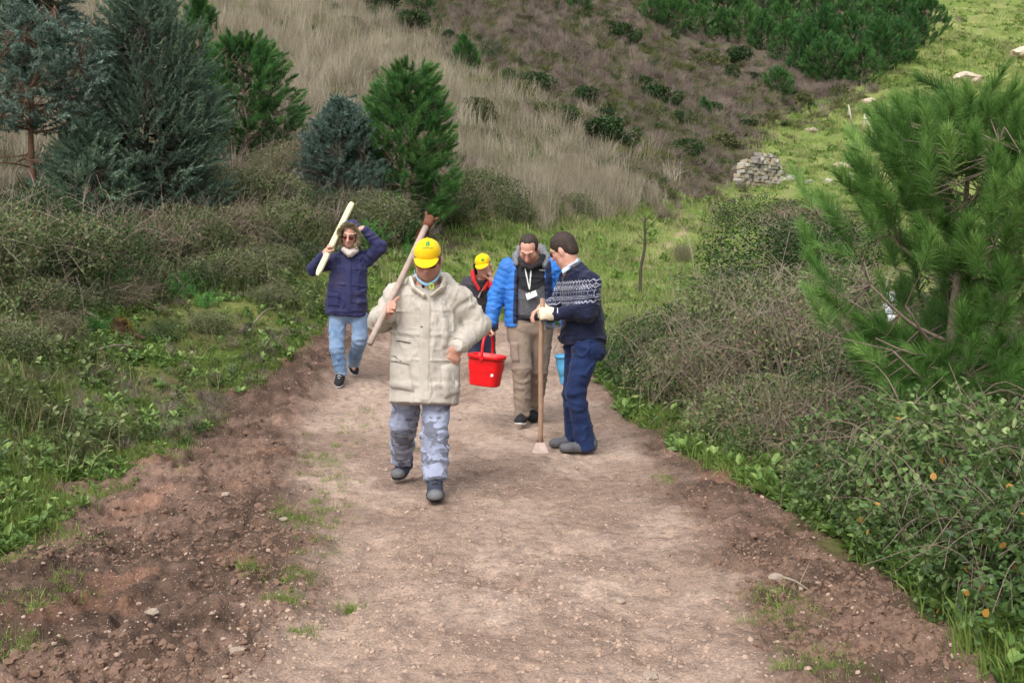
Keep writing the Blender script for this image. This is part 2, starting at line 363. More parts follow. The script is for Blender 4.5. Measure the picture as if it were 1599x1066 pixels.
# ------------------------------------------------------------------ foliage geometry
def unit(v): return v / np.maximum(np.linalg.norm(v, axis=-1, keepdims=True), 1e-9)
def rvec(n, g=rng): return unit(g.normal(size=(n, 3)))
class Geo:
    """collects blades, leaves, sticks and tubes with per-vertex tint"""
    def __init__(s): s.V = []; s.F3 = []; s.F4 = []; s.T = []; s.O = []; s.n = 0; s.m3 = []; s.m4 = []
    def _add(s, V, F, tint, odd=0.0, mat=0):
        V = V.reshape(-1, 3); F = np.asarray(F) + s.n; s.V.append(V); s.n += len(V)
        s.T.append(np.broadcast_to(tint, (len(V),)) if np.ndim(tint) == 0 else tint); s.O.append(np.broadcast_to(odd, (len(V),)) if np.ndim(odd) == 0 else odd)
        if F.shape[1] == 3: s.F3.append(F); s.m3.append(np.full(len(F), mat))
        else: s.F4.append(F); s.m4.append(np.full(len(F), mat))
    def blades(s, B, T, W, tint, mat=0, bend=None):
        n = len(B); d = unit(T - B); sd = unit(np.cross(d, rvec(n))) * (np.broadcast_to(W, (n,))[:, None] * .5)
        tint = np.broadcast_to(tint, (n,))
        if bend is None:
            s._add(np.stack([B - sd, B + sd, T], 1), np.arange(3 * n).reshape(n, 3), np.repeat(tint, 3), 0.0, mat)
        else:
            M = (B + T) * .5 + bend
            V = np.stack([B - sd, B + sd, M + sd * .75, M - sd * .75, T], 1).reshape(-1, 3)
            i = np.arange(n)[:, None] * 5; n0 = s.n
            s._add(V, i + np.array([[0, 1, 2, 3]]), np.repeat(tint, 5), 0.0, mat)
            s.F3.append(i + np.array([[3, 2, 4]]) + n0); s.m3.append(np.full(n, mat))
    def leaves(s, C, d, nrm, L, W, tint, odd=0.0, mat=0, fold=.0):
        n = len(C); sd = unit(np.cross(d, nrm)); L = np.broadcast_to(L, (n,))[:, None]; W = np.broadcast_to(W, (n,))[:, None]
        up = unit(np.cross(sd, d)) * W * fold
        V = np.stack([C, C + d * L * .28 + sd * W * .46 + up, C + d * L * .68 + sd * W * .4 + up, C + d * L, C + d * L * .68 - sd * W * .4 + up, C + d * L * .28 - sd * W * .46 + up], 1)
        i = np.arange(n)[:, None] * 6
        s._add(V, np.concatenate([i + np.array([[0, 1, 2, 3]]), i + np.array([[0, 3, 4, 5]])]), np.repeat(np.broadcast_to(tint, (n,)), 6), np.repeat(np.broadcast_to(odd, (n,)), 6), mat)
    def sticks(s, A, B, ra, rb, tint=.5, mat=0):
        n = len(A); d = unit(B - A); a = unit(np.cross(d, np.array([.31, .2, .93]) + 0 * d)); b = np.cross(d, a)
        ra = np.broadcast_to(ra, (n,))[:, None]; rb = np.broadcast_to(rb, (n,))[:, None]; V = []
        for P, r in ((A, ra), (B, rb)):
            for k in range(3):
                w = 2.0944 * k; V.append(P + (a * math.cos(w) + b * math.sin(w)) * r)
        V = np.stack(V, 1); i = np.arange(n)[:, None] * 6
        F = np.concatenate([i + np.array([[k, (k + 1) % 3, 3 + (k + 1) % 3, 3 + k]]) for k in range(3)])
        s._add(V, F, np.repeat(np.broadcast_to(tint, (n,)), 6), 0.0, mat)
    def tube(s, P, r, sides=7, tint=.5, mat=0, knobs=0.0):
        P = np.asarray(P, float); n = len(P); r = np.broadcast_to(r, (n,)); t = unit(np.gradient(P, axis=0)); ref = np.array([.9, .3, .1]) if abs(t[:, 0]).mean() < .7 else np.array([.1, .2, .97])
        a = unit(np.cross(t, ref)); b = np.cross(t, a); w = np.linspace(0, 2 * np.pi, sides, endpoint=False)
        rr = r[:, None] * (1 + knobs * rng.normal(size=(n, sides)))
        V = P[:, None] + (a[:, None] * np.cos(w)[None, :, None] + b[:, None] * np.sin(w)[None, :, None]) * rr[..., None]
        i = np.arange(n - 1)[:, None] * sides; k = np.arange(sides)[None]; k2 = (k + 1) % sides
        F = np.stack([i + k, i + k2, i + sides + k2, i + sides + k], -1).reshape(-1, 4)
        s._add(V, F, tint, 0.0, mat)
        for e, o in ((0, 0), (n - 1, 1)):
            base = e * sides; fan = [[base, base + j + 1, base + j] if o == 0 else [base, base + j, base + j + 1] for j in range(1, sides - 1)]
            s.F3.append(np.array(fan) + s.n - n * sides); s.m3.append(np.full(len(fan), mat))
    def mesh(s, name, mats, smooth=False):
        F = []; m = []
        if s.F4: F.append(np.concatenate(s.F4)); m.append(np.concatenate(s.m4))
        if s.F3: F.append(np.concatenate(s.F3)); m.append(np.concatenate(s.m3))
        return mesh_np(name, np.concatenate(s.V), F, mats, {'tint': np.concatenate(s.T), 'odd': np.concatenate(s.O)}, smooth, np.concatenate(m))
def spline(P, n):
    P = np.asarray(P, float); P = np.vstack([2 * P[0] - P[1], P, 2 * P[-1] - P[-2]]); out = []
    for i in range(1, len(P) - 2):
        for t in np.linspace(0, 1, n, endpoint=False):
            a, b, c, d = P[i - 1:i + 3]; out.append(.5 * (2 * b + (c - a) * t + (2 * a - 5 * b + 4 * c - d) * t * t + (3 * b - a - 3 * c + d) * t ** 3))
    out.append(P[-2]); return np.array(out)
# ------------------------------------------------------------------ foliage materials
S = srgb
M_PINE = leaf_mat('pine_needles', S(36, 68, 40), S(66, 114, 60), S(118, 158, 88), .3)
M_PINE_NEAR = leaf_mat('long_pine_needles', S(52, 86, 40), S(92, 136, 62), S(158, 190, 110), .3, objvar=0)
M_CYP = leaf_mat('cypress_sprays', S(62, 86, 74), S(106, 132, 112), S(158, 176, 146), .28)
M_CEDAR = leaf_mat('blue_cedar_needles', S(58, 82, 74), S(100, 126, 114), S(152, 170, 154), .25)
M_BARKD = plain('dark_bark', S(74, 66, 58), .9, 25, .3, .4, .01)
M_BARK = plain('reddish_bark', S(112, 84, 68), .9, 25, .35, .6, .01)
M_BARKG = plain('grey_bark', S(126, 110, 98), .9, 30, .3, .6, .01)
M_TWIG = plain('dead_twigs', S(140, 127, 112), .9, 9, .35, 0)
M_TWIGR = plain('bramble_canes', S(122, 108, 94), .85, 9, .4, 0)
M_BRAM = leaf_mat('bramble_leaves', S(42, 66, 32), S(86, 114, 58), S(150, 166, 104), .25, .5, extra=(*S(176, 130, 60), 1), spec=.4)
M_BRAMG = leaf_mat('grey_bramble_leaves', S(52, 66, 38), S(96, 110, 66), S(150, 156, 108), .2, .6, extra=(*S(140, 112, 84), 1))
M_LENT = leaf_mat('evergreen_leaves', S(26, 44, 22), S(52, 78, 38), S(92, 112, 60), .15)
M_SCRUB = leaf_mat('leafless_scrub', S(78, 66, 60), S(118, 104, 96), S(152, 138, 126), .12, .9)
M_SCRUBG = leaf_mat('olive_scrub', S(58, 66, 40), S(94, 100, 62), S(134, 132, 84), .15, .9)
M_DRY = leaf_mat('dry_grass_blades', S(102, 94, 78), S(154, 143, 122), S(196, 186, 164), .3, .8, objvar=.55)
M_DRYG = leaf_mat('greenish_dry_blades', S(82, 92, 56), S(124, 126, 84), S(168, 160, 118), .3, .8, objvar=.5)
M_GRASS = leaf_mat('grass_blades', S(70, 94, 38), S(114, 136, 64), S(168, 180, 106), .35, .6)
M_WEED = leaf_mat('weed_leaves', S(56, 86, 36), S(98, 130, 60), S(154, 176, 98), .3, .5, extra=(*S(186, 168, 60), 1), spec=.4)
M_MEAD = leaf_mat('meadow_blades', S(84, 112, 46), S(122, 148, 70), S(168, 188, 108), .35, .6)
M_FENN = leaf_mat('fennel_fronds', S(52, 108, 46), S(86, 148, 70), S(132, 182, 104), .35)
# ------------------------------------------------------------------ generators
def conifer(Ht, prof, n, slen, nn, nlen, nw, spread=(25, 60), up=.5, t0=.1, inner=.35, r_trunk=.06, limbs=12, dead=0, lean=(0, 0), seed=1, two=False, gapf=1.6, gapo=-.22, sides=8, flt=None):
    """young conifer: returns (trunk Geo, crown Geo). prof: radius of the crown by height fraction"""
    global rng
    keep = rng; rng = np.random.default_rng(seed); g = rng
    ts, rs = zip(*prof); tr = Geo(); cr = Geo()
    k = np.linspace(0, 1, 7); ax = np.c_[lean[0] * k + .025 * Ht * np.sin(k * 5 + seed), lean[1] * k + .025 * Ht * np.cos(k * 4 + seed), k * Ht]; ax[:, :2] -= ax[0, :2]
    ax[0, 2] -= .15
    axis = lambda t: np.c_[np.interp(t, k, ax[:, 0]), np.interp(t, k, ax[:, 1]), np.interp(t, k, ax[:, 2])]
    tr.tube(spline(ax, 3)[:17], np.linspace(r_trunk, r_trunk * .2, 17), sides, .5, 0, .06)
    # limbs
    lt = g.uniform(max(t0 - .08, .05), .74, limbs); laz = np.arange(limbs) * 2.4 + g.normal(size=limbs) * .3
    lr = np.interp(lt + .08, ts, rs) * .6; lb = axis(lt); ld = np.c_[np.cos(laz), np.sin(laz), np.full(limbs, .25 + .5 * up)]
    lpts = []
    for i in range(limbs):
        e = lb[i] + ld[i] * lr[i]; m = lb[i] + ld[i] * lr[i] * .5 - np.array([0, 0, .05]) * lr[i]; e[2] += .12 * lr[i]
        c = spline([lb[i], m, e], 4); tr.tube(c, np.linspace(r_trunk * .45 * (1 - lt[i] * .6), r_trunk * .12, len(c)), 5, .5); lpts.append(c)
    lp = np.concatenate(lpts + [axis(np.linspace(.3, .98, 12))])
    # shoots
    N = int(n * 1.8); t = t0 + (1 - t0) * g.power(1.15, N)[:] ; t = t0 + (1 - t0) * g.uniform(0, 1, N) ** .9
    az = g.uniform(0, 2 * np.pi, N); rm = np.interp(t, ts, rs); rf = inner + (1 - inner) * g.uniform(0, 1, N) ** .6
    tip = axis(t) + np.c_[np.cos(az) * rm * rf, np.sin(az) * rm * rf, np.zeros(N)]
    keepm = fbm(tip, gapf, 2, seed) > gapo
    if flt is not None: keepm &= flt(tip)
    tip = tip[keepm][:n]; az = az[keepm][:n]; rf = rf[keepm][:n]; t = t[keepm][:n]; n = len(tip)
    tip += g.normal(size=tip.shape) * .05 * max(rs)
    d = unit(np.c_[np.cos(az), np.sin(az), np.full(n, up) + .9 * t * up] + g.normal(size=(n, 3)) * .28)
    sl = slen * g.uniform(.7, 1.25, n); base = tip - d * sl[:, None]
    j = ((base[:, None] - lp[None]) ** 2).sum(-1).argmin(1); tr.sticks(lp[j], base, r_trunk * .1, r_trunk * .07); tr.sticks(base, tip, r_trunk * .07, r_trunk * .03)
    st = g.normal(.42, .16, n)
    s_ = g.uniform(0, 1, (n, nn)) ** .85; B = base[:, None] + d[:, None] * (s_ * sl[:, None])[..., None]
    th = np.radians(spread[1] + (spread[0] - spread[1]) * s_) * g.uniform(.7, 1.2, (n, nn))
    p = rvec(n * nn).reshape(n, nn, 3); p = unit(p - (p * d[:, None]).sum(-1, keepdims=True) * d[:, None])
    nd = d[:, None] * np.cos(th)[..., None] + p * np.sin(th)[..., None]; nd[..., 2] += .04
    L = nlen * g.uniform(.65, 1.15, (n, nn)) * (1 - .25 * s_)
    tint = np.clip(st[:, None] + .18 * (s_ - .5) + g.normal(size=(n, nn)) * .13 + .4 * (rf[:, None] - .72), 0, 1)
    B = B.reshape(-1, 3); T = B + (nd * L[..., None]).reshape(-1, 3)
    if two:
        bend = np.c_[np.zeros(len(B)), np.zeros(len(B)), np.full(len(B), .012) * nlen / .13] + rvec(len(B)) * nlen * .03
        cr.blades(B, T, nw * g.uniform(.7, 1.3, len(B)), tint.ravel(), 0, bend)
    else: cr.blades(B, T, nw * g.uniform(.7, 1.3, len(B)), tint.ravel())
    for _ in range(dead):
        tt = g.uniform(.08, t0 + .12); a = g.uniform(0, 6.28); b0 = axis(np.array([tt]))[0]; Ld = g.uniform(.35, .8) * np.interp(.4, ts, rs)
        e = b0 + np.array([math.cos(a), math.sin(a), g.uniform(-.15, .35)]) * Ld; m = (b0 + e) / 2 + g.normal(size=3) * .05
        c = spline([b0, m, e], 3); tr.tube(c, np.linspace(.011, .004, len(c)) * Ht / 2.6, 4, .5)
        for q in range(3):
            s0 = c[g.integers(2, len(c))]; tr.sticks(s0[None], (s0 + rvec(1)[0] * Ld * .3)[None], .004, .002)
    rng = keep
    return tr, cr
def lobes_pts(lobes, n, g, shell=.55):
    """points in a union of ellipsoids (cx,cy,cz,rx,ry,rz), denser towards the outside"""
    lobes = np.array(lobes, float); vol = lobes[:, 3] * lobes[:, 4] * lobes[:, 5]; k = g.choice(len(lobes), n, p=vol / vol.sum())
    d = unit(g.normal(size=(n, 3))); r = shell + (1 - shell) * g.uniform(0, 1, n) ** .5; r = np.where(g.uniform(0, 1, n) < .15, g.uniform(.2, 1, n), r)
    P = lobes[k, :3] + d * lobes[k, 3:] * r[:, None]
    return P, d
def shrub(lobes, nl, L, W, ntw, tw_len, tw_r, seed, canes=0, tintm=.45, oddp=.03, gap=3.0, flat=.0, ground=True, h=1.0, dome=True):
    """leafy bush: (stems Geo, foliage Geo)"""
    global rng
    keep = rng; rng = np.random.default_rng(seed); g = rng; fo = Geo(); st = Geo()
    P, d = lobes_pts(lobes, int(nl * 1.6), g)
    m = (fbm(P, gap, 3, seed) > -.16) & (P[:, 2] > .0); P, d = P[m][:nl], d[m][:nl]; n = len(P)
    ld = unit(d * .5 + rvec(n) + np.array([0, 0, .15])); nr = unit(d * .6 + rvec(n) * .7 + np.array([0, 0, .8]))
    clump = fbm(P, gap * 1.3, 2, seed + 5)
    tint = np.clip(tintm + .22 * clump + g.normal(size=n) * .16, 0, 1); odd = (g.uniform(0, 1, n) < oddp * 1.0).astype(float)
    fo.leaves(P, ld, nr, L * g.uniform(.6, 1.3, n), W * g.uniform(.6, 1.3, n), tint, odd, 0, .15)
    if ntw:
        A, d2 = lobes_pts(lobes, ntw, g, .35); A = A[A[:, 2] > 0]; k = len(A)
        B = A + unit(rvec(k) + np.array([0, 0, .5])) * (tw_len * g.uniform(.4, 1.3, k))[:, None]; st.sticks(A, B, tw_r, tw_r * .5)
        C2 = (A + B) / 2; st.sticks(C2, C2 + rvec(k) * tw_len * .35, tw_r * .6, tw_r * .35)
    ext = np.array(lobes); cx, cy = ext[:, 0].mean(), ext[:, 1].mean(); rx = (np.abs(ext[:, 0] - cx) + ext[:, 3]).max(); top = (ext[:, 2] + ext[:, 5]).max()
    for _ in range(canes):
        a = g.uniform(0, 6.28); b0 = np.array([cx + g.normal() * rx * .35, cy + g.normal() * rx * .35, -.05]); o = np.array([math.cos(a), math.sin(a), 0])
        hh = top * g.uniform(.6, 1.12); c = spline([b0, b0 + o * rx * .2 + [0, 0, hh * .7], b0 + o * rx * .55 + [0, 0, hh], b0 + o * rx * g.uniform(.8, 1.15) + [0, 0, hh * g.uniform(.55, 1.0)]], 4)
        st.tube(c, np.linspace(tw_r * 1.5, tw_r * .6, len(c)), 4, .5)
    if not st.V:
        st.sticks(np.array([[cx, cy, -.05]]), np.array([[cx, cy, top * .6]]), .02, .01)
    rng = keep
    return st, fo
def plant(name, protos, loc, rz=0.0, s=1.0, label=None, cat=None, group=None, names=('stems', 'foliage'), sz=None, tilt=(0, 0)):
    """a thing of its own from shared meshes"""
    e = empty(name, loc, rz); e.scale = (s, s, sz or s); e.rotation_euler = (tilt[0], tilt[1], rz)
    for nm, me in zip(names, protos):
        o = link(nm, me, e)
        if nm in ('stems', 'foliage', 'fronds'): o['kind'] = 'stuff'
    return tag(e, label, cat, group)
def ground(px, py):
    p = hit(px, py)[0]; p[2] = H(p[0], p[1])[0]; return p
# ------------------------------------------------------------------ scattered masses (uncountable): points with instanced tufts
def scatter(name, P, scl, idx, protos, label, cat, tilt=.12):
    n = len(P); g = np.random.default_rng(len(name) + n)
    me = bpy.data.meshes.new(name); me.vertices.add(n); me.vertices.foreach_set('co', np.asarray(P, np.float32).ravel())
    a = me.attributes.new('rot', 'FLOAT_VECTOR', 'POINT'); a.data.foreach_set('vector', np.c_[g.normal(size=(n, 2)) * tilt, g.uniform(0, 6.28, n)].astype(np.float32).ravel())
    a = me.attributes.new('scl', 'FLOAT', 'POINT'); a.data.foreach_set('value', np.broadcast_to(scl, (n,)).astype(np.float32))
    a = me.attributes.new('pick', 'INT', 'POINT'); a.data.foreach_set('value', np.asarray(idx, np.int32))
    c = bpy.data.collections.new(name + '_tufts')
    for i, m in enumerate(protos): c.objects.link(bpy.data.objects.new('%s_tuft_%02d' % (name, i), m))
    ng = bpy.data.node_groups.new(name + '_scatter', 'GeometryNodeTree')
    ng.interface.new_socket('Geometry', in_out='INPUT', socket_type='NodeSocketGeometry'); ng.interface.new_socket('Geometry', in_out='OUTPUT', socket_type='NodeSocketGeometry')
    N = ng.nodes; Lk = ng.links.new; gi = N.new('NodeGroupInput'); go = N.new('NodeGroupOutput'); ip = N.new('GeometryNodeInstanceOnPoints')
    ci = N.new('GeometryNodeCollectionInfo'); ci.inputs['Collection'].default_value = c; ci.inputs['Separate Children'].default_value = True; ci.inputs['Reset Children'].default_value = True
    def na(nm, ty):
        q = N.new('GeometryNodeInputNamedAttribute'); q.data_type = ty; q.inputs['Name'].default_value = nm; return q.outputs[0]
    er = N.new('FunctionNodeEulerToRotation'); Lk(na('rot', 'FLOAT_VECTOR'), er.inputs[0])
    Lk(gi.outputs[0], ip.inputs['Points']); Lk(ci.outputs[0], ip.inputs['Instance']); ip.inputs['Pick Instance'].default_value = True
    Lk(na('pick', 'INT'), ip.inputs['Instance Index']); Lk(er.outputs[0], ip.inputs['Rotation']); Lk(na('scl', 'FLOAT'), ip.inputs['Scale'])
    Lk(ip.outputs[0], go.inputs[0])
    o = link(name, me); md = o.modifiers.new('scatter', 'NODES'); md.node_group = ng
    return tag(o, label, cat, None, 'stuff')
def sample(poly, n, seed, dens=None, dmin=3, dmax=200, jit=0):
    """ground points under an outline of the photograph"""
    g = np.random.default_rng(seed); xs, ys = zip(*poly); out = []; got = 0
    while got < n:
        px = g.uniform(min(xs), max(xs), 4 * n); py = g.uniform(min(ys), max(ys), 4 * n); m = inpoly(px, py, poly); px, py = px[m] + g.normal(size=m.sum()) * jit, py[m] + g.normal(size=m.sum()) * jit * .6
        if not len(px): break
        P = hit(px[:n], py[:n]); P = P[~np.isnan(P[:, 0])]; P = P[(P[:, 1] > dmin) & (P[:, 1] < dmax)]
        if dens is not None: P = P[g.uniform(0, 1, len(P)) < dens(P)]
        out.append(P); got += max(len(P), 1)
        if len(out) > 12: break
    P = np.concatenate(out)[:n]; P[:, 2] = H(P[:, 0], P[:, 1]); return P
# ------------------------------------------------------------------ trees
def tree(name, px, py, gen, barkm, leafm, label, cat='tree', rz=0.0, group=None, D=None):
    p = ground(px, py) if D is None else at(px, py, D)
    tr, cr = gen
    return plant(name, (tr.mesh('trunk', [barkm], True), cr.mesh('crown', [leafm])), p, rz, 1, label, cat, group, ('trunk', 'crown'))
CONE = [(0, .5), (.15, .95), (.3, 1.0), (.55, .8), (.8, .42), (1, .08)]
ROUND = [(0, .5), (.15, .85), (.4, 1.0), (.65, .85), (.85, .5), (1, .12)]
sc = lambda prof, r: [(a, b * r) for a, b in prof]
tree('cedar_tree', 62, 345, conifer(3.9, [(0, 0), (.28, .5), (.38, 1.15), (.6, 1.1), (.8, .75), (1, .25)], 1500, .28, 44, .08, .018, (35, 80), .2, .34, .15, .05, 16, 6, seed=3, gapf=1.6), M_BARK, M_CEDAR, 'blue-green conifer with a bare reddish lower trunk at the left edge')
tree('cypress_tree', 225, 345, conifer(3.6, [(0, 1.2), (.12, 1.55), (.3, 1.3), (.45, 1.32), (.62, .95), (.78, .98), (.92, .6), (1, .5)], 2700, .4, 44, .075, .016, (22, 58), .45, .02, .4, .06, 14, 0, seed=4, gapf=1.5, gapo=-.15), M_BARKD, M_CYP, 'tall feathery grey-green cypress second from the left')
tree('cypress_tree', 140, 352, conifer(1.6, [(0, .7), (.2, 1.05), (.5, .85), (1, .2)], 800, .3, 40, .075, .016, (25, 60), .4, .03, .3, .03, 8, 0, seed=5, gapf=1.9), M_BARKD, M_CYP, 'low spreading cypress between the two tall trees at left')
tree('cypress_tree', 300, 350, conifer(1.0, [(0, .6), (.3, .75), (1, .15)], 420, .26, 40, .07, .016, (25, 60), .4, .03, .3, .02, 6, 0, seed=6), M_BARKD, M_CYP, 'small low cypress at the right foot of the tall feathery one')
tree('pine_tree', 385, 268, conifer(2.75, [(0, .15), (.18, .8), (.3, 1.25), (.5, 1.3), (.72, 1.1), (.88, .8), (1, .5)], 700, .26, 100, .155, .011, (16, 55), .45, .17, .25, .06, 14, 16, (.1, .05), seed=7, gapf=1.7), M_BARKG, M_PINE, 'rounded green pine with dead lower branches behind the bank')
tree('cedar_tree', 540, 318, conifer(1.9, [(0, .75), (.15, .92), (.4, .92), (.7, .66), (1, .22)], 1300, .2, 44, .06, .016, (35, 80), .4, .02, .25, .04, 12, 0, seed=8, gapf=2.2), M_BARKD, M_CEDAR, 'small round blue-grey conifer touching the dark green pine')
tree('pine_tree', 645, 342, conifer(2.8, [(0, .8), (.15, 1.0), (.4, 1.05), (.62, .98), (.76, .82), (.88, .62), (1, .5)], 800, .26, 100, .15, .011, (16, 55), .5, .03, .25, .06, 14, 4, (-.12, 0), seed=9, gapf=1.9), M_BARKG, M_PINE, 'dense dark green pine behind the man in the yellow cap')
tree('pine_tree', 305, 215, conifer(3.3, sc(ROUND, .85), 320, .32, 80, .17, .014, (12, 48), .7, .3, .3, .05, 10, 0, seed=10), M_BARKG, M_PINE, 'bright green pine top showing behind the tall cypress')
tree('pine_tree', 160, 190, conifer(2.2, sc(CONE, .7), 380, .3, 46, .12, .016, (20, 60), .5, .15, .3, .05, 10, 0, seed=11), M_BARKD, M_CYP, 'dark slim conifer showing between the two left trees')
tree('pine_tree', 8, 120, conifer(2.6, sc(ROUND, .9), 300, .34, 70, .18, .016, (12, 48), .7, .2, .3, .05, 10, 0, seed=12), M_BARKG, M_PINE, 'green pine up the slope at the top left corner')
# ---- the near pine at the right edge
def near_pine():
    tr, cr = conifer(2.5, [(0, .2), (.2, .45), (.34, .75), (.48, 1.0), (.64, 1.12), (.8, 1.1), (.92, .82), (1, .5)], 520, .27, 230, .15, .0036, (20, 68), .7, .2, .12, .05, 16, 16, (.2, .2), seed=23, two=True, gapf=1.9, gapo=-.14, flt=lambda q: ~((q[:, 0] * .92 - q[:, 1] * .39 < -.2) & (q[:, 2] < 1.5) & (q[:, 2] > 1.0) & (q[:, 0] * .92 - q[:, 1] * .39 > -.62)))
    p = ground(1488, 745)
    plant('pine_tree', (tr.mesh('trunk', [M_BARKG], True), cr.mesh('crown', [M_PINE_NEAR])), p, .4, 1, 'near long-needled pine filling the right edge of the picture', 'tree', None, ('trunk', 'crown'))
near_pine()
# ---- far wood and single conifers on the hill
far_p = []
for k in range(4):
    tr, cr = conifer(4.4, sc([ROUND, CONE][k % 2], 2.5 - .2 * (k % 2)), 380, .6, 62, .34, .045, (15, 50), .8, .03, .3, .1, 8, 0, seed=40 + k, gapf=.8, sides=5)
    far_p.append((tr.mesh('trunk', [M_BARKG], True), cr.mesh('crown', [M_PINE])))
wood = [(1022, 40, .8), (1060, 50, .9), (1095, 52, .8), (1125, 58, .9), (1160, 66, 1), (1195, 78, .95), (1230, 100, 1), (1262, 116, 1), (1290, 126, 1.05), (1318, 120, .9), (1345, 128, 1), (1372, 116, 1.05), (1398, 98, 1.1), (1422, 78, 1.1), (1440, 62, 1),
        (1040, 20, 1), (1085, 24, 1.1), (1130, 30, 1), (1175, 40, 1.1), (1215, 58, 1.1), (1250, 74, 1.1), (1285, 90, 1.1), (1325, 92, 1.1), (1362, 80, 1.1), (1395, 60, 1.1), (1428, 36, 1.1),
        (1065, -2, 1), (1110, 2, 1), (1155, 8, 1.1), (1200, 20, 1.1), (1240, 36, 1.1), (1280, 50, 1.1), (1320, 56, 1.1), (1360, 44, 1.1), (1400, 22, 1.1), (1435, 2, 1),
        (1090, -24, 1), (1140, -20, 1), (1190, -14, 1), (1235, -4, 1.1), (1280, 10, 1.1), (1325, 16, 1.1), (1370, 4, 1.1), (1410, -16, 1)]
for i, (a, b, s) in enumerate(wood):
    plant('pine_tree', far_p[i % 4], ground(a + 3 * math.sin(i * 5), b), i * 1.7, s * (.82 + .3 * ((i * 37) % 10) / 10), 'dark green pine standing in the dense wood high on the hillside', 'tree', 'pines of the hillside wood', ('trunk', 'crown'))
for a, b, s, lab in ((1214, 150, .62, 'lone round pine just below the hillside wood'), (726, 112, .42, 'small lone conifer on the brown slope above the dark pine'), (1100, 178, .3, 'tiny dark conifer on the scrub left of the lone round pine'),
                     (655, 24, .5, 'grey-green conifer at the top of the slope near the top edge'), (905, 20, .55, 'dark conifer among scrub at the top edge left of the wood')):
    plant('pine_tree', far_p[1 if s < .5 else 0], ground(a, b), a * .1, s, lab, 'tree', None, ('trunk', 'crown'))
# ------------------------------------------------------------------ shrubs
def proto(*a, mats=(M_TWIGR, M_BRAM), **k):
    st, fo = shrub(*a, **k); return (st.mesh('stems', [mats[0]]), fo.mesh('foliage', [mats[1]]))
LB = [(0, 0, .35, .55, .5, .42), (.35, .15, .3, .4, .4, .35), (-.35, -.1, .32, .42, .4, .36), (.1, -.3, .25, .45, .35, .3), (-.1, .3, .45, .4, .4, .35)]
B_NEAR = [proto(LB, 3800, .043, .034, 150, .3, .0026, 61 + k, canes=14, tintm=.42, oddp=.008, gap=4.2) for k in range(2)]
B_TANG = [proto(LB, 5400, .036, .026, 200, .36, .0026, 71 + k, canes=14, tintm=.44, oddp=.03, gap=2.6, mats=(M_TWIG, M_BRAMG)) for k in range(2)]
B_DARK = [proto(LB, 4600, .03, .019, 120, .25, .003, 81 + k, canes=4, tintm=.4, oddp=.0, gap=3.0, mats=(M_TWIG, M_LENT)) for k in range(2)]
B_BARE = [proto(LB, 2800, .032, .022, 560, .34, .0034, 91 + k, canes=14, tintm=.5, oddp=.1, gap=2.0, mats=(M_TWIGR, M_BRAMG)) for k in range(2)]
B_FAR = [proto([(0, 0, .45, .8, .7, .5), (.6, .2, .35, .5, .5, .4), (-.6, 0, .35, .55, .5, .4), (0, .4, .5, .6, .5, .45)], 3000, .1, .065, 60, .3, .008, 101 + k, tintm=.4, oddp=0, gap=1.6, mats=(M_TWIG, [M_LENT, M_SCRUBG][k])) for k in range(2)]
kinds = {'near': B_NEAR, 'tang': B_TANG, 'dark': B_DARK, 'bare': B_BARE, 'far': B_FAR}
def bush(name, kind, px, py, s, label, group=None, sz=None, k=0, cat='bush', push=0.0, jx=0.0):
    p = ground(px, py); p[1] += push; p[0] += jx; p[2] = H(p[0], p[1])[0] - .03
    return plant(name, kinds[kind][k % 2], p, px * .37, s, label, cat, group, sz=sz)
# the thicket along the right of the road (one tangle: its bushes cannot be told apart except at its ends)
TG = 'bushes of the bramble thicket'; TL = 'tangled grey-green bramble bush inside the thicket right of the road'
th = [('tang', 1010, 590, .9), ('tang', 1065, 628, 1.0), ('bare', 1120, 650, .95), ('tang', 1150, 620, 1.2), ('dark', 1075, 575, 1.0), ('tang', 1130, 560, 1.3), ('bare', 1210, 640, 1.2), ('bare', 1180, 700, .85),
      ('tang', 1215, 590, 1.3), ('dark', 1270, 660, 1.0), ('bare', 1290, 610, 1.25), ('tang', 1318, 640, .9), ('tang', 1290, 560, 1.4), ('bare', 1352, 600, .8), ('tang', 1440, 570, .9), ('dark', 1480, 600, 1.4), ('bare', 1560, 590, 1.4), ('tang', 1600, 640, 1.3), ('bare', 1265, 725, .8), ('dark', 1000, 610, .7)]
for i, (kd, a, b, s) in enumerate(th): bush('bramble_bush', kd if not (kd == 'bare' and i % 2) else 'tang', a, b, s * 1.0, TL, TG, k=i)
NG = 'leafy brambles at the right road edge'; NL = 'leafy green bramble growing over the right edge of the road'
nb = [(1300, 790, .55), (1370, 820, .68), (1440, 858, .72), (1510, 900, .66), (1575, 940, .7), (1640, 985, .75), (1390, 780, .85), (1470, 805, .95), (1545, 835, 1.0), (1620, 868, 1.05), (1190, 725, .45), (1120, 680, .42), (1700, 970, .9)]
for i, (a, b, s) in enumerate(nb): bush('bramble_bush', 'near', a, b, s, NL, NG, k=i)
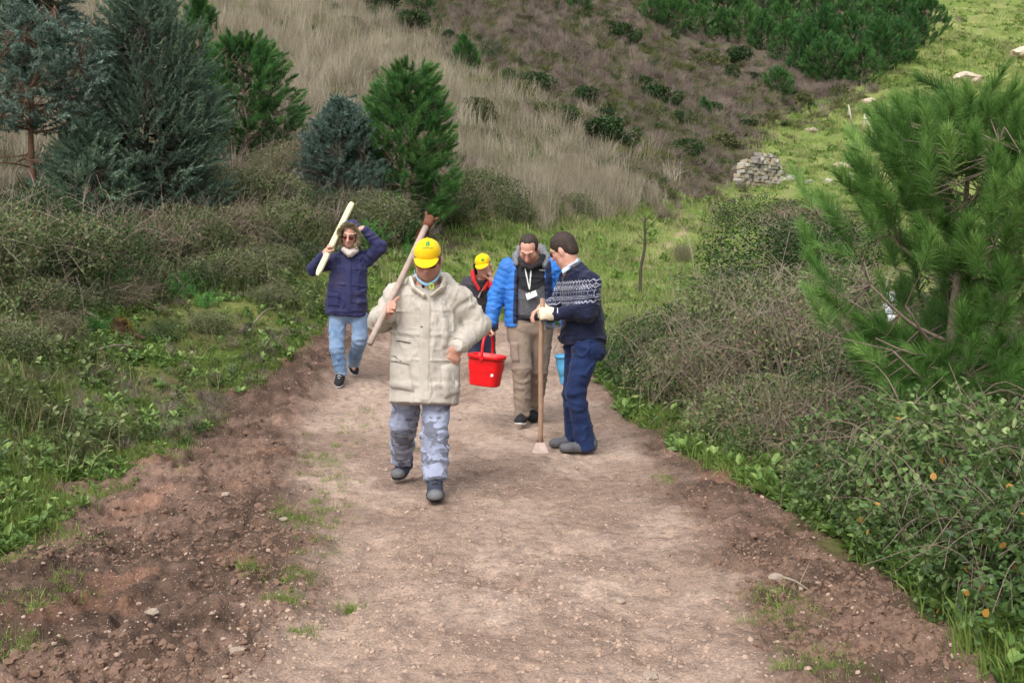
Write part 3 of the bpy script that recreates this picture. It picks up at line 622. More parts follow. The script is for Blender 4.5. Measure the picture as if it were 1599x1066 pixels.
for i, (kd, a, b, s, sz, lab) in enumerate((('dark', 1180, 365, 2.3, 1.4, 'grey-green rounded bush on the meadow below the ruined wall'), ('far', 1235, 352, 1.0, .9, 'wide bush behind the rounded meadow bush below the ruined wall'),
        ('dark', 1215, 430, 2.2, 1.35, 'dark green dome-shaped bush behind the bramble thicket'), ('dark', 1290, 420, 2.0, 1.3, 'dark bush between the dome-shaped bush and the near pine'), ('bare', 1275, 385, 1.9, 1.2, 'brownish bare bush beside the dark dome-shaped bush'),
        ('dark', 1140, 470, 1.2, .7, 'bramble bush at the far left corner of the thicket'), ('dark', 1230, 480, 1.4, .8, 'bramble bush in front of the dome-shaped dark bush'), ('tang', 1330, 480, 1.3, .8, 'bramble bush beside the white notices'))):
    bush('bush', kd, a, b, s, lab, None, sz, i)
bush('dry_bush', 'bare', 1067, 412, .42, 'small brown dry bush standing alone beside the meadow track', None, .6)
# bushes told apart on the hillside
hill = [('far', 1026, 160, 1.45, 1.0, 0, 'dark green shrub standing alone on the purple-brown slope'), ('far', 943, 222, 1.35, .9, 0, 'wide green shrub above the dry grass at the middle of the slope'), ('far', 912, 160, .8, .7, 0, 'low green shrub just left of the lone dark shrub'),
        ('far', 1150, 100, 1.5, 1.2, 0, 'green shrub left of the wood, the upper of two'), ('far', 1110, 100, 1.5, 1.0, 1, 'olive shrub left of the wood above the slope'), ('far', 1140, 118, 1.1, .9, 0, 'green shrub left of the wood, the lower of two'), ('far', 975, 68, 1.3, 1.2, 0, 'dark shrub high on the slope left of the wood'),
        ('far', 590, 22, 1.4, 1.3, 0, 'dark green shrub at the top edge above the dry grass'), ('far', 640, 50, 1.3, 1.0, 0, 'dark green shrub in the shrub row at the top of the dry slope'), ('far', 545, 48, .9, .7, 1, 'yellowish green shrub in the dry grass near the top edge'),
        ('far', 830, 150, 1.1, .8, 0, 'dull green shrub at the edge of the dry grass and the brown scrub'), ('far', 750, 205, .75, .9, 1, 'grey-green shrub in the dry grass right of the dark pine'), ('far', 845, 188, 1.0, .6, 1, 'olive shrub below the dull green shrub'),
        ('dark', 760, 95, 1.6, 1.2, 0, 'small green shrub right of the lone conifer on the slope'), ('far', 1190, 200, 1.0, .7, 1, 'olive bush at the lower end of the scrub near the posts'), ('far', 1130, 232, 1.1, .7, 1, 'dull bush at the right end of the brown scrub'), ('far', 1310, 148, 1.2, .6, 1, 'low olive bush at the meadow edge below the wood'), ('far', 1250, 165, 1.1, .7, 1, 'low olive bush left of the meadow edge below the wood')]
for kd, a, b, s, sz, k, lab in hill: bush('shrub', kd, a, b, s * 1.1, lab, None, sz * 1.35, k, 'shrub')
gs = np.random.default_rng(44); hp = sample([(480, -5), (1010, -5), (1060, 60), (1230, 130), (1150, 240), (980, 310), (900, 220), (740, 140)], 52, 45)
for i, p_ in enumerate(hp): plant('shrub', B_FAR[i % 2], p_ - np.array([0, 0, .1]), i * 1.3, gs.uniform(.4, 1.05), 'low dark green shrub scattered among the brown hillside scrub', 'shrub', 'shrubs scattered over the brown slope', sz=gs.uniform(.5, 1.1))
# undergrowth bushes along the top of the left bank
ug = [('dark', 30, 446, 1.7), ('tang', 95, 452, 1.5), ('dark', 150, 446, 1.3), ('tang', -40, 455, 1.7), ('tang', 20, 420, 1.3), ('tang', 90, 430, 1.2), ('dark', 40, 380, 1.2), ('dark', 110, 385, 1.3), ('tang', 160, 425, 1.1), ('bare', 215, 420, 1.15), ('bare', 265, 415, 1.1), ('tang', 310, 405, 1.3), ('bare', 350, 400, 1.1), ('tang', 400, 395, 1.3), ('bare', 440, 385, 1.2), ('tang', 470, 380, 1.2), ('tang', 430, 345, 1.5),
      ('tang', 370, 350, 1.4), ('dark', 500, 350, 1.3), ('tang', 600, 365, 1.2), ('tang', 560, 370, 1.3), ('dark', 690, 350, 1.3), ('tang', 740, 345, 1.5), ('tang', 800, 345, 1.4), ('dark', 770, 330, 1.5), ('bare', 850, 345, 1.3), ('tang', 900, 345, 1.2), ('bare', 470, 300, 1.5), ('tang', 420, 290, 1.4), ('dark', -20, 400, 1.4)]
for i, (kd, a, b, s) in enumerate(ug): bush('undergrowth_bush', kd if not (kd == 'bare' and i % 3) else 'tang', a, b, s * (.62 + .3 * ((i * 7) % 5) / 4), 'tangled low bush in the undergrowth along the top of the left bank', 'undergrowth bushes along the bank', None, i)
for i, (kd, a, b, s) in enumerate((('tang', 60, 500, .75), ('dark', 130, 490, .6), ('tang', 240, 462, .8), ('dark', 300, 452, .7), ('tang', 365, 445, .8), ('tang', 430, 425, .75), ('dark', 480, 415, .7), ('tang', 20, 560, .55), ('bare', 90, 530, .5), ('tang', 330, 520, .45), ('dark', 250, 530, .4), ('tang', 420, 480, .45), ('bare', 200, 480, .6))):
    bush('bank_bush', kd, a, b, s, 'small scrubby bush growing out of the weeds on the left bank', 'small bushes on the left bank', s * .8, i)
# ---- fennel
def fennel_mesh(seed, n=1500):
    g = np.random.default_rng(seed); G = Geo(); k = 26; sd = unit(np.c_[g.normal(size=(k, 2)) * .6, np.full(k, .9)]); L = g.uniform(.3, .62, k)
    i = g.integers(0, k, n); s = g.uniform(.3, 1, n); B = sd[i] * (L[i] * s)[:, None]; B[:, 2] *= .8
    T = B + unit(sd[i] * .4 + rvec(n, g) + np.array([0, 0, .25])) * g.uniform(.05, .11, n)[:, None]
    G.blades(B, T, .006, np.clip(g.normal(.45, .18, n), 0, 1)); z0 = np.zeros((k, 3)); G.sticks(z0, sd * L[:, None] * np.array([1, 1, .8]), .006, .002, .3)
    return G.mesh('fronds', [M_FENN])
FN = [fennel_mesh(1), fennel_mesh(2)]
for i, (a, b, s, lab) in enumerate(((968, 590, 1.1, 'feathery fennel plant behind the man in the patterned sweater'), (985, 555, 1.0, 'feathery fennel plant at the head of the thicket beyond the sweater man'), (175, 470, 1.0, 'feathery fennel clump beside the grey rock on the left bank'), (150, 520, .6, 'small fennel tuft below the fennel beside the grey rock'),
        (575, 392, 1.1, 'feathery fennel behind the man in the navy parka'), (650, 408, .9, 'feathery fennel clump left of the front man\'s cap'), (275, 470, .8, 'low fennel clump in the middle of the left bank'), (320, 480, .6, 'small low fennel tuft right of the middle clump on the bank'))):
    plant('fennel_plant', (FN[i % 2],), ground(a, b), i, s, lab, 'plant', None, ('fronds',))
# ---- leafless sapling on the meadow edge
def sapling():
    G = Geo(); p = ground(1000, 462); t = at(1008, 338, p[1]) - p
    c = spline([(0, 0, -.05), (t[0] * .1 - .01, 0, t[2] * .3), (t[0] * .5 + .03, .02, t[2] * .62), (t[0] * .8, 0, t[2] * .85), (t[0], 0, t[2])], 5); G.tube(c, np.linspace(.03, .012, len(c)), 6, .5, 0, .1)
    for s, dx, dz in ((.55, -.12, .16), (.7, .14, .15), (.85, -.1, .1), (.9, .12, .12), (.96, -.06, .1)):
        b = c[int(s * (len(c) - 1))]; G.sticks(b[None], (b + [dx * 1.3, .03, dz * 1.3])[None], .011, .005)
    e = link('sapling', G.mesh('sapling', [M_BARKD]), None, p); tag(e, 'thin leafless sapling standing beside the meadow track', 'sapling')
sapling()
# ------------------------------------------------------------------ grass, weeds, scrub, gravel
def tuft(seed, n, h, w, lean, mat, drop=.0, spread=.05, tint=(.5, .18), bend=True):
    g = np.random.default_rng(seed); G = Geo(); B = np.c_[g.normal(size=(n, 2)) * spread, np.full(n, -.01)]
    a = g.uniform(0, 6.28, n); l = np.abs(g.normal(size=n)) * lean + lean * .25; L = h * g.uniform(.55, 1.1, n)
    d = unit(np.c_[np.cos(a) * l, np.sin(a) * l, np.ones(n)]); T = B + d * L[:, None]; T[:, 2] -= drop * L * l
    bd = np.c_[-np.cos(a) * l * .1 * L, -np.sin(a) * l * .1 * L, .12 * L * l] if bend else None
    G.blades(B, T, w * g.uniform(.6, 1.3, n), np.clip(g.normal(tint[0], tint[1], n), 0, 1), 0, bd); return G.mesh('tuft', [mat])
def rosette(seed, n, L, W, mat, stem=0.0, oddp=.02):
    g = np.random.default_rng(seed); G = Geo(); a = np.arange(n) * 2.4 + g.normal(size=n) * .4; e = g.uniform(.1, .9, n)
    d = unit(np.c_[np.cos(a), np.sin(a), e]); B = np.c_[np.cos(a) * L * .15, np.sin(a) * L * .15, stem * g.uniform(0, 1, n)]
    G.leaves(B, d, np.tile([0, 0, 1.0], (n, 1)) + rvec(n, g) * .35, L * g.uniform(.6, 1.2, n), W * g.uniform(.7, 1.2, n), np.clip(g.normal(.5, .18, n), 0, 1), (g.uniform(0, 1, n) < oddp).astype(float), 0, .2)
    return G.mesh('rosette', [mat])
def twigs(seed, n, R_, Hh, mat, w=.012, leafn=0, lmat=None):
    """rounded brush of fine upright twigs"""
    g = np.random.default_rng(seed); G = Geo(); d = unit(np.c_[g.normal(size=(n, 2)), np.abs(g.normal(size=n)) + .35]); r = g.uniform(.25, 1, n) ** .7
    B = d * np.array([R_, R_, Hh]) * (r * .45)[:, None]; T = d * np.array([R_, R_, Hh]) * r[:, None] + rvec(n, g) * R_ * .16
    G.blades(B, T, w * g.uniform(.6, 1.3, n), np.clip(g.normal(.45, .2, n) + .25 * (r - .6), 0, 1)); return G.mesh('brush', [mat])
def rock_mesh(name, seed, mat, sub=2, rough=.22, flat=.7):
    bm = bmesh.new(); bmesh.ops.create_icosphere(bm, subdivisions=sub, radius=1.0); V = np.array([v.co[:] for v in bm.verts])
    k = 1 + rough * fbm(V, 1.1, 3, seed) * 1.8 + rough * .5 * fbm(V, 3.1, 2, seed + 1)
    W = V * k[:, None]; r2 = np.random.default_rng(seed)
    for _ in range(7):                                   # knock flat facets off it
        n = unit(r2.normal(size=3)); dd = W @ n; lim = .72 + .12 * r2.uniform(); W = W - np.maximum(dd - lim, 0)[:, None] * n * .85
    W[:, 2] *= flat
    for v, c in zip(bm.verts, W): v.co = c
    me = bpy.data.meshes.new(name); bm.to_mesh(me); bm.free(); me.materials.append(mat); return me
M_STONE = plain('pale_limestone', S(200, 180, 160), .9, 4, .3, .7, .05)
M_PEB = plain('pebbles', S(170, 146, 128), .9, 6, .3, .0)
M_CLOD = plain('mud_clods', S(118, 94, 79), .95, 40, .3, 0)
P_GRASS = [tuft(1, 16, .085, .005, .5, M_GRASS), tuft(2, 20, .13, .0055, .55, M_GRASS), tuft(3, 14, .06, .005, .7, M_GRASS, spread=.07)]
P_WEED = [rosette(4, 9, .075, .036, M_WEED, .02, 0), rosette(5, 14, .06, .04, M_WEED, .1, 0), rosette(6, 7, .1, .045, M_WEED, .0, 0), rosette(7, 16, .04, .026, M_WEED, .06, 0)]
P_MEAD = [tuft(8, 26, .16, .012, .7, M_MEAD, spread=.14), tuft(9, 22, .2, .013, .6, M_DRYG, spread=.16, tint=(.55, .2)), rosette(10, 12, .16, .07, M_WEED, .04, 0)]
P_DRY = [tuft(11, 90, 1.0, .011, .32, M_DRY, .25, .1), tuft(12, 70, .8, .011, .45, M_DRY, .3, .16), tuft(13, 90, .5, .013, .6, M_DRYG, .3, .18), tuft(14, 46, 1.15, .01, .2, M_DRY, .15, .2), tuft(141, 90, .42, .014, .7, M_DRYG, .35, .2, (.35, .2))]
P_SCR = [twigs(19, 150, .6, 1.1, M_TWIG, .012), twigs(191, 200, .7, .6, M_LENT, .035), twigs(15, 190, .7, .75, M_SCRUB, .02), twigs(16, 190, .8, .6, M_SCRUB, .02), twigs(17, 190, .75, .6, M_SCRUBG, .024), twigs(18, 120, .6, 1.0, M_SCRUB, .016)]
P_PEB = [rock_mesh('pebble', k, M_PEB, 1, .2, .6) for k in range(3)]
P_CLOD = [rock_mesh('clod', 10 + k, M_CLOD, 2, .7, .8) for k in range(3)]
def picks(n, w, seed): return np.random.default_rng(seed).choice(len(w), n, p=np.array(w) / sum(w))
def sizes(n, a, b, seed): return np.random.default_rng(seed).uniform(a, b, n)
Z_BANK = [(-80, 400), (300, 420), (540, 385), (600, 400), (590, 490), (490, 520), (400, 610), (300, 700), (180, 790), (0, 870), (-80, 880)]
patch = lambda f, s, lo, hi: (lambda P: sstep(lo, hi, fbm(P[:, :2], f, 3, s)))
def zdens(P): 
    r, d, *_ = zones(P); return np.clip(1 - d * 1.1, 0, 1)
P = sample(Z_BANK, 9000, 51, lambda P: (.08 + .92 * sstep(-.15, .25, fbm(P[:, :2], 1.1, 3, 52))) * np.clip(zdens(P) + .22 * sstep(0, -.9, P[:, 0] + 1.7), 0, 1))
scatter('grass', P, sizes(len(P), .45, 1.15, 1), picks(len(P), [3, 2, 3], 2), P_GRASS, 'short green grass on the left bank', 'grass')
P = sample(Z_BANK, 5600, 53, lambda P: (.08 + .92 * sstep(-.1, .3, fbm(P[:, :2], 1.3, 3, 54))) * np.clip(zdens(P) + .25 * sstep(0, -.9, P[:, 0] + 1.7), 0, 1))
scatter('weeds', P, sizes(len(P), .4, 1.05, 3), picks(len(P), [3, 3, .6, 5], 4), P_WEED, 'broad-leaved green weeds on the left bank', 'weeds', .3)
P = sample(Z_BANK, 700, 83, lambda P: (.1 + .9 * sstep(-.1, .3, fbm(P[:, :2], .8, 3, 84))) * sstep(7, 9.5, P[:, 1])); scatter('bank_litter', P, sizes(len(P), .1, .24, 85), picks(len(P), [3, 1, 1, 2, 3, 1], 86), P_SCR, 'dry twigs and low brown growth among the weeds of the left bank', 'undergrowth', .5)
P_TALL = [rosette(21, 26, .055, .03, M_BRAMG, .26, 0), rosette(22, 22, .05, .034, M_BRAM, .2, 0), tuft(23, 26, .3, .006, .5, M_DRYG, .2, .08)]
P = sample(Z_BANK, 1000, 87, lambda P: (.06 + .94 * sstep(.0, .3, fbm(P[:, :2], .7, 3, 88))) * zdens(P)); scatter('tall_weeds', P, sizes(len(P), .5, 1.3, 89), picks(len(P), [4, 4, 3], 90), P_TALL, 'taller dull green weeds and grass clumps on the left bank', 'weeds', .25)
# verge on the right and the thicket floor
strip = [(r - o, y) for r, y, o in zip(DIRT_R, DIRT_PY, [12] * 14)][2:-1]; strip = strip + [(r + 150, y) for r, y in zip(DIRT_R[::-1], DIRT_PY[::-1])][1:-2]
P = sample(strip, 2600, 55, lambda P: .15 + .85 * sstep(-.2, .2, fbm(P[:, :2], 1.5, 3, 56)))
scatter('verge_weeds', P, sizes(len(P), .6, 1.5, 5), picks(len(P), [3, 3, 2, 2], 6), P_WEED, 'leafy weeds along the right verge of the road', 'weeds', .3)
P = sample(strip, 1500, 57, lambda P: .1 + .9 * sstep(-.1, .3, fbm(P[:, :2], 1.2, 3, 58)))
scatter('verge_grass', P, sizes(len(P), .7, 1.6, 7), picks(len(P), [2, 3, 1], 8), P_GRASS, 'grass tufts along the right verge of the road', 'grass')
# tufts out on the road and in the mud
g = np.random.default_rng(60); spots = [(497, 722, 14, 26), (480, 800, 26, 60), (450, 815, 10, 40), (445, 946, 8, 30), (475, 900, 5, 22), (440, 915, 6, 20), (545, 945, 3, 10), (390, 905, 5, 14), (475, 985, 4, 22), (1275, 1040, 16, 60), (1215, 945, 9, 40), (1225, 965, 12, 50), (1040, 750, 4, 16), (570, 655, 9, 40), (545, 690, 9, 50), (30, 1030, 14, 60), (45, 965, 9, 50), (110, 850, 12, 50), (40, 790, 14, 60), (150, 700, 12, 60), (250, 720, 12, 60), (30, 880, 12, 50), (110, 930, 7, 30), (640, 690, 5, 24), (520, 745, 6, 40), (500, 860, 6, 30)]
pts = []
for a, b, n, r in spots: pts.append(np.c_[a + g.normal(size=n * 3) * r * .62, b + g.normal(size=n * 3) * r * .24])
pts = np.concatenate(pts); P = hit(pts[:, 0], pts[:, 1]); P = P[~np.isnan(P[:, 0])]; P[:, 2] = H(P[:, 0], P[:, 1])
scatter('road_grass', P, sizes(len(P), .25, .7, 9), picks(len(P), [3, 2, 3], 10), P_GRASS, 'small green grass tufts growing in the dirt road', 'grass', .2)
# meadow
Z_MEAD = [(560, 400), (700, 355), (1000, 325), (1150, 285), (1330, 250), (1460, 250), (1460, 440), (1000, 520), (880, 512), (600, 508), (560, 470)]
def offtrack(P):
    q = pix(P); tr = np.interp(q[:, 1], [330, 350, 370, 390, 410, 440], [1120, 1085, 1055, 1035, 1015, 990]); return 1 - .85 * sstep(14, 6, np.abs(q[:, 0] - tr)) * ((q[:, 1] > 345) & (q[:, 1] < 425))
P = sample(Z_MEAD, 7000, 61, lambda P: zdens(P) * offtrack(P) * (.35 + .65 * sstep(-.3, .2, fbm(P[:, :2], .5, 3, 62))))
scatter('meadow_grass', P, sizes(len(P), .5, 1.1, 11) * np.clip(P[:, 1] / 22, .6, 1.5), picks(len(P), [5, 2, 1.2], 12), P_MEAD, 'low grass of the meadow beyond the road', 'grass')
Z_FARM = [(1150, 285), (1170, 200), (1360, 130), (1465, 40), (1480, -10), (1620, -10), (1620, 260), (1330, 260)]
P = sample(Z_FARM, 5000, 63, lambda P: .25 + .75 * sstep(-.3, .3, fbm(P[:, :2], .2, 3, 64)))
scatter('hill_pasture_grass', P, sizes(len(P), .7, 1.6, 13) * np.clip(P[:, 1] / 45, 1, 2.2), picks(len(P), [4, 2.5, 1.5], 14), P_MEAD, 'grass of the open green slope right of the wood', 'grass')
# dry hillside grass
ZD = [(-60, -40), (300, -40), (560, -10), (740, 140), (900, 225), (985, 300), (960, 330), (850, 345), (730, 310), (600, 240), (470, 235), (300, 255), (-60, 300)]
P = sample(ZD, 6800, 65, lambda P: .12 + .88 * sstep(-.2, .25, fbm(P[:, :2], .45, 3, 66)), jit=34)
n4 = fbm(P[:, :2], .12, 3, 67); pk = np.where(n4 + .5 * np.random.default_rng(3).normal(size=len(P)) > .05, picks(len(P), [1, 1, 4, .5, 5], 15), picks(len(P), [4, 3, 1.2, 3, .8], 16))
scatter('dry_grass', P, sizes(len(P), .4, 1.25, 17) * np.clip(P[:, 1] / 34, .8, 1.35), pk, P_DRY, 'tall dry tan grass covering the left hillside', 'grass', .14)
ZF = [(800, 300), (1000, 290), (990, 345), (840, 360)]
P = sample(ZF, 260, 68); scatter('tussock_grass', P, sizes(len(P), .6, 1.05, 18), picks(len(P), [4, 2, 3, 2, 2], 19), P_DRY, 'dry grass tussocks at the foot of the slope above the meadow', 'grass')
# brown leafless scrub
ZS = [(545, -20), (1010, -20), (1050, 50), (1230, 110), (1340, 140), (1200, 195), (1160, 245), (1145, 285), (1060, 308), (975, 322), (900, 225), (740, 140)]
P = sample(ZS, 5200, 69, lambda P: .35 + .65 * sstep(-.3, .1, fbm(P[:, :2], .2, 3, 70)), jit=30)
n4 = fbm(P[:, :2], .09, 3, 71); pk = np.where(n4 + .35 * np.random.default_rng(4).normal(size=len(P)) > .22, picks(len(P), [.5, 1, 1, 1, 6, .5], 20), picks(len(P), [.9, .8, 4, 4, 2.6, 2.0], 21))
pk = np.where(pk > 1, pk, pk)
scatter('scrub', P, sizes(len(P), .5, 1.15, 22) * np.clip(P[:, 1] / 60, .75, 1.4), pk, P_SCR, 'purplish brown leafless scrub covering the middle hillside', 'scrub', .15)
P = sample(ZD, 1900, 81, lambda P: .15 + .85 * sstep(-.1, .3, fbm(P[:, :2], .25, 3, 82))); scatter('slope_scrub', P, sizes(len(P), .45, 1.0, 28), picks(len(P), [1, 3, .6, .6, 5, .6], 29), P_SCR, 'scattered low olive scrub among the dry grass of the hillside', 'scrub', .2)
# fill between the bushes
P = sample(Z_UNDER, 700, 72); scatter('undergrowth', P, sizes(len(P), .4, .9, 23), picks(len(P), [1, 3, 1, 1, 5, 1], 24), P_SCR, 'low brown and olive undergrowth below the trees', 'undergrowth', .2)
# gravel and clods
road_poly = [(l, y) for l, y in zip(ROAD_L, ROAD_PY)][2:-1] + [(r, y) for r, y in zip(ROAD_R, ROAD_PY)][::-1][1:-2]
dirt_poly = [(l, y) for l, y in zip(DIRT_L, DIRT_PY)][2:-1] + [(r, y) for r, y in zip(DIRT_R, DIRT_PY)][::-1][1:-2]
P = sample(road_poly, 5200, 73, lambda P: .2 + .8 * sstep(-.2, .4, fbm(P[:, :2], 1.4, 3, 74))); s = .003 + .013 * np.random.default_rng(5).uniform(0, 1, len(P)) ** 5
scatter('gravel', P, s, picks(len(P), [1, 1, 1], 25), P_PEB, 'small pale gravel trodden into the dirt road', 'gravel', .5)
P = sample(dirt_poly, 8000, 75, lambda P: (lambda z: np.clip(z[1] - z[0] * 1.2, 0, 1))(zones(P)) * sstep(-.3, .3, fbm(P[:, :2], 1.6, 2, 76))); s = .004 + .02 * np.random.default_rng(6).uniform(0, 1, len(P)) ** 3
P[:, 2] -= s * .25
scatter('mud_clods', P, s, picks(len(P), [1, 1, 1], 26), P_CLOD, 'crumbled dark mud clods along both sides of the road', 'mud', .5)
P = sample(dirt_poly, 900, 77, lambda P: np.clip(zones(P)[1] - zones(P)[0], 0.0, 1)); s = .005 + .012 * np.random.default_rng(8).uniform(0, 1, len(P)) ** 3
scatter('mud_pebbles', P, s, picks(len(P), [1, 1, 1], 27), P_PEB, 'pale pebbles lying in the churned mud', 'gravel', .5)
# single stones
ST = [rock_mesh('stone', 30 + k, M_STONE, 3, .3, .6) for k in range(4)]
def stone(px, py, size, k, label, name='stone', sink=.25, D=None, group=None):
    p = ground(px, py); p[2] += size * (.6 - sink) * .5; o = link(name, ST[k % 4], None, p); o.scale = (size, size * .8, size * .75); o.rotation_euler = (0, 0, px * .3); tag(o, label, 'rock' if size > .15 else 'stone', group)
for a, b, s, k, lab in ((383, 602, .06, 0, 'pale stone at the edge of the green bank beside the road'), (148, 580, .045, 1, 'pale stone on the dark soil of the left bank'), (142, 462, .13, 2, 'grey rock among the weeds beside the fennel on the left bank'), (630, 368, .28, 3, 'pale rock in the undergrowth behind the front man'), (1016, 1050, .032, 1, 'pale stone at the bottom of the road near the lower edge'),
        (1212, 910, .045, 2, 'rounded tan stone in the mud at the right of the road'), (1222, 735, .05, 0, 'pale stone among the verge leaves below the brambles'), (1193, 716, .04, 3, 'small pale stone at the foot of the thicket'), (352, 785, .035, 0, 'upright pale stone in the mud left of the road'), (443, 827, .03, 2, 'flat pale stone beside the grass tufts on the road'), (722, 655, .04, 1, 'flat ochre stone on the road right of the front man'), (968, 935, .03, 3, 'flat pale stone in the middle of the lower road'), (238, 975, .03, 1, 'pale stone in the churned mud at lower left'), (370, 1028, .035, 2, 'pale stone on the road near the lower left')):
    stone(a, b, s, k, lab)
for a, b, s, k, lab in ((1358, 158, .8, 0, 'pale boulder alone on the green slope above the posts'), (1508, 128, 1.6, 1, 'grey boulder on the slope above the near pine'), (1412, 205, 1.9, 2, 'tall grey rock half hidden behind the near pine'), (1345, 278, 1.0, 3, 'white rock outcrop right of the ruined wall'), (1318, 262, .5, 0, 'small white rock left of the white outcrop'), (1598, 90, 1.8, 2, 'grey rock at the right edge of the slope'), (1265, 205, .5, 1, 'small ochre rock on the slope left of the posts')):
    stone(a, b, s, k, lab, 'boulder', .3)
# ------------------------------------------------------------------ mossy stump, fallen branches
def stump():
    G = Geo(); g = np.random.default_rng(3); a = np.linspace(0, 6.28, 11); p = ground(185, 522)
    c = spline([(0, 0, -.08), (0, 0, .03), (.01, 0, .1), (.02, .01, .17)], 4); G.tube(c, np.linspace(.15, .08, len(c)), 11, .5, 0, .14)
    for k in range(5):
        w = k * 1.3; c = spline([(0, 0, .06), (math.cos(w) * .16, math.sin(w) * .16, .0), (math.cos(w) * .3, math.sin(w) * .3, -.05)], 4); G.tube(c, np.linspace(.06, .015, len(c)), 6)
    e = empty('tree_stump', p); link('wood', G.mesh('wood', [plain('rotten_wood', S(74, 56, 44), .95, 20, .5, .8, .02)], True), e)
    m = Geo(); n = 420; d = rvec(n, g); d[:, 2] = np.abs(d[:, 2]); B = d * np.array([.13, .13, .16]) + [.02, -.02, .02]; m.blades(B, B + unit(d + rvec(n, g) * .6) * .03, .012, np.clip(g.normal(.5, .2, n), 0, 1))
    link('moss', m.mesh('moss', [leaf_mat('moss', S(70, 62, 24), S(118, 104, 40), S(160, 138, 60), .2)]), e); tag(e, 'rotten tree stump with ochre moss on the left bank', 'stump')
stump()
def fallen(px0, py0, px1, py1, r, label, up=.05, mid=.06):
    a = ground(px0, py0); b = ground(px1, py1); a[2] += .03; b[2] += up; m = (a + b) / 2 + np.array([0, 0, mid]); c = spline([a - a, m - a, b - a], 6); G = Geo(); G.tube(c, np.linspace(r, r * .5, len(c)), 6, .5, 0, .12)
    k = c[8]; G.sticks(k[None], (k + [.05, .02, .1])[None], r * .5, r * .25); o = link('fallen_branch', G.mesh('fallen_branch', [M_TWIG], True), None, a); tag(o, label, 'branch')
fallen(130, 556, 225, 548, .012, 'grey fallen branch lying across the middle of the left bank')
fallen(395, 512, 432, 490, .01, 'short pale stick on the grass of the left bank', .06)
fallen(108, 418, 165, 408, .012, 'pale dead branch in the undergrowth left of the fennel', .3, .2)
fallen(262, 650, 282, 618, .009, 'thin stick in the weeds low on the left bank', .05)
fallen(1222, 918, 1262, 925, .007, 'thin stick lying in the mud right of the road', .02, .01)
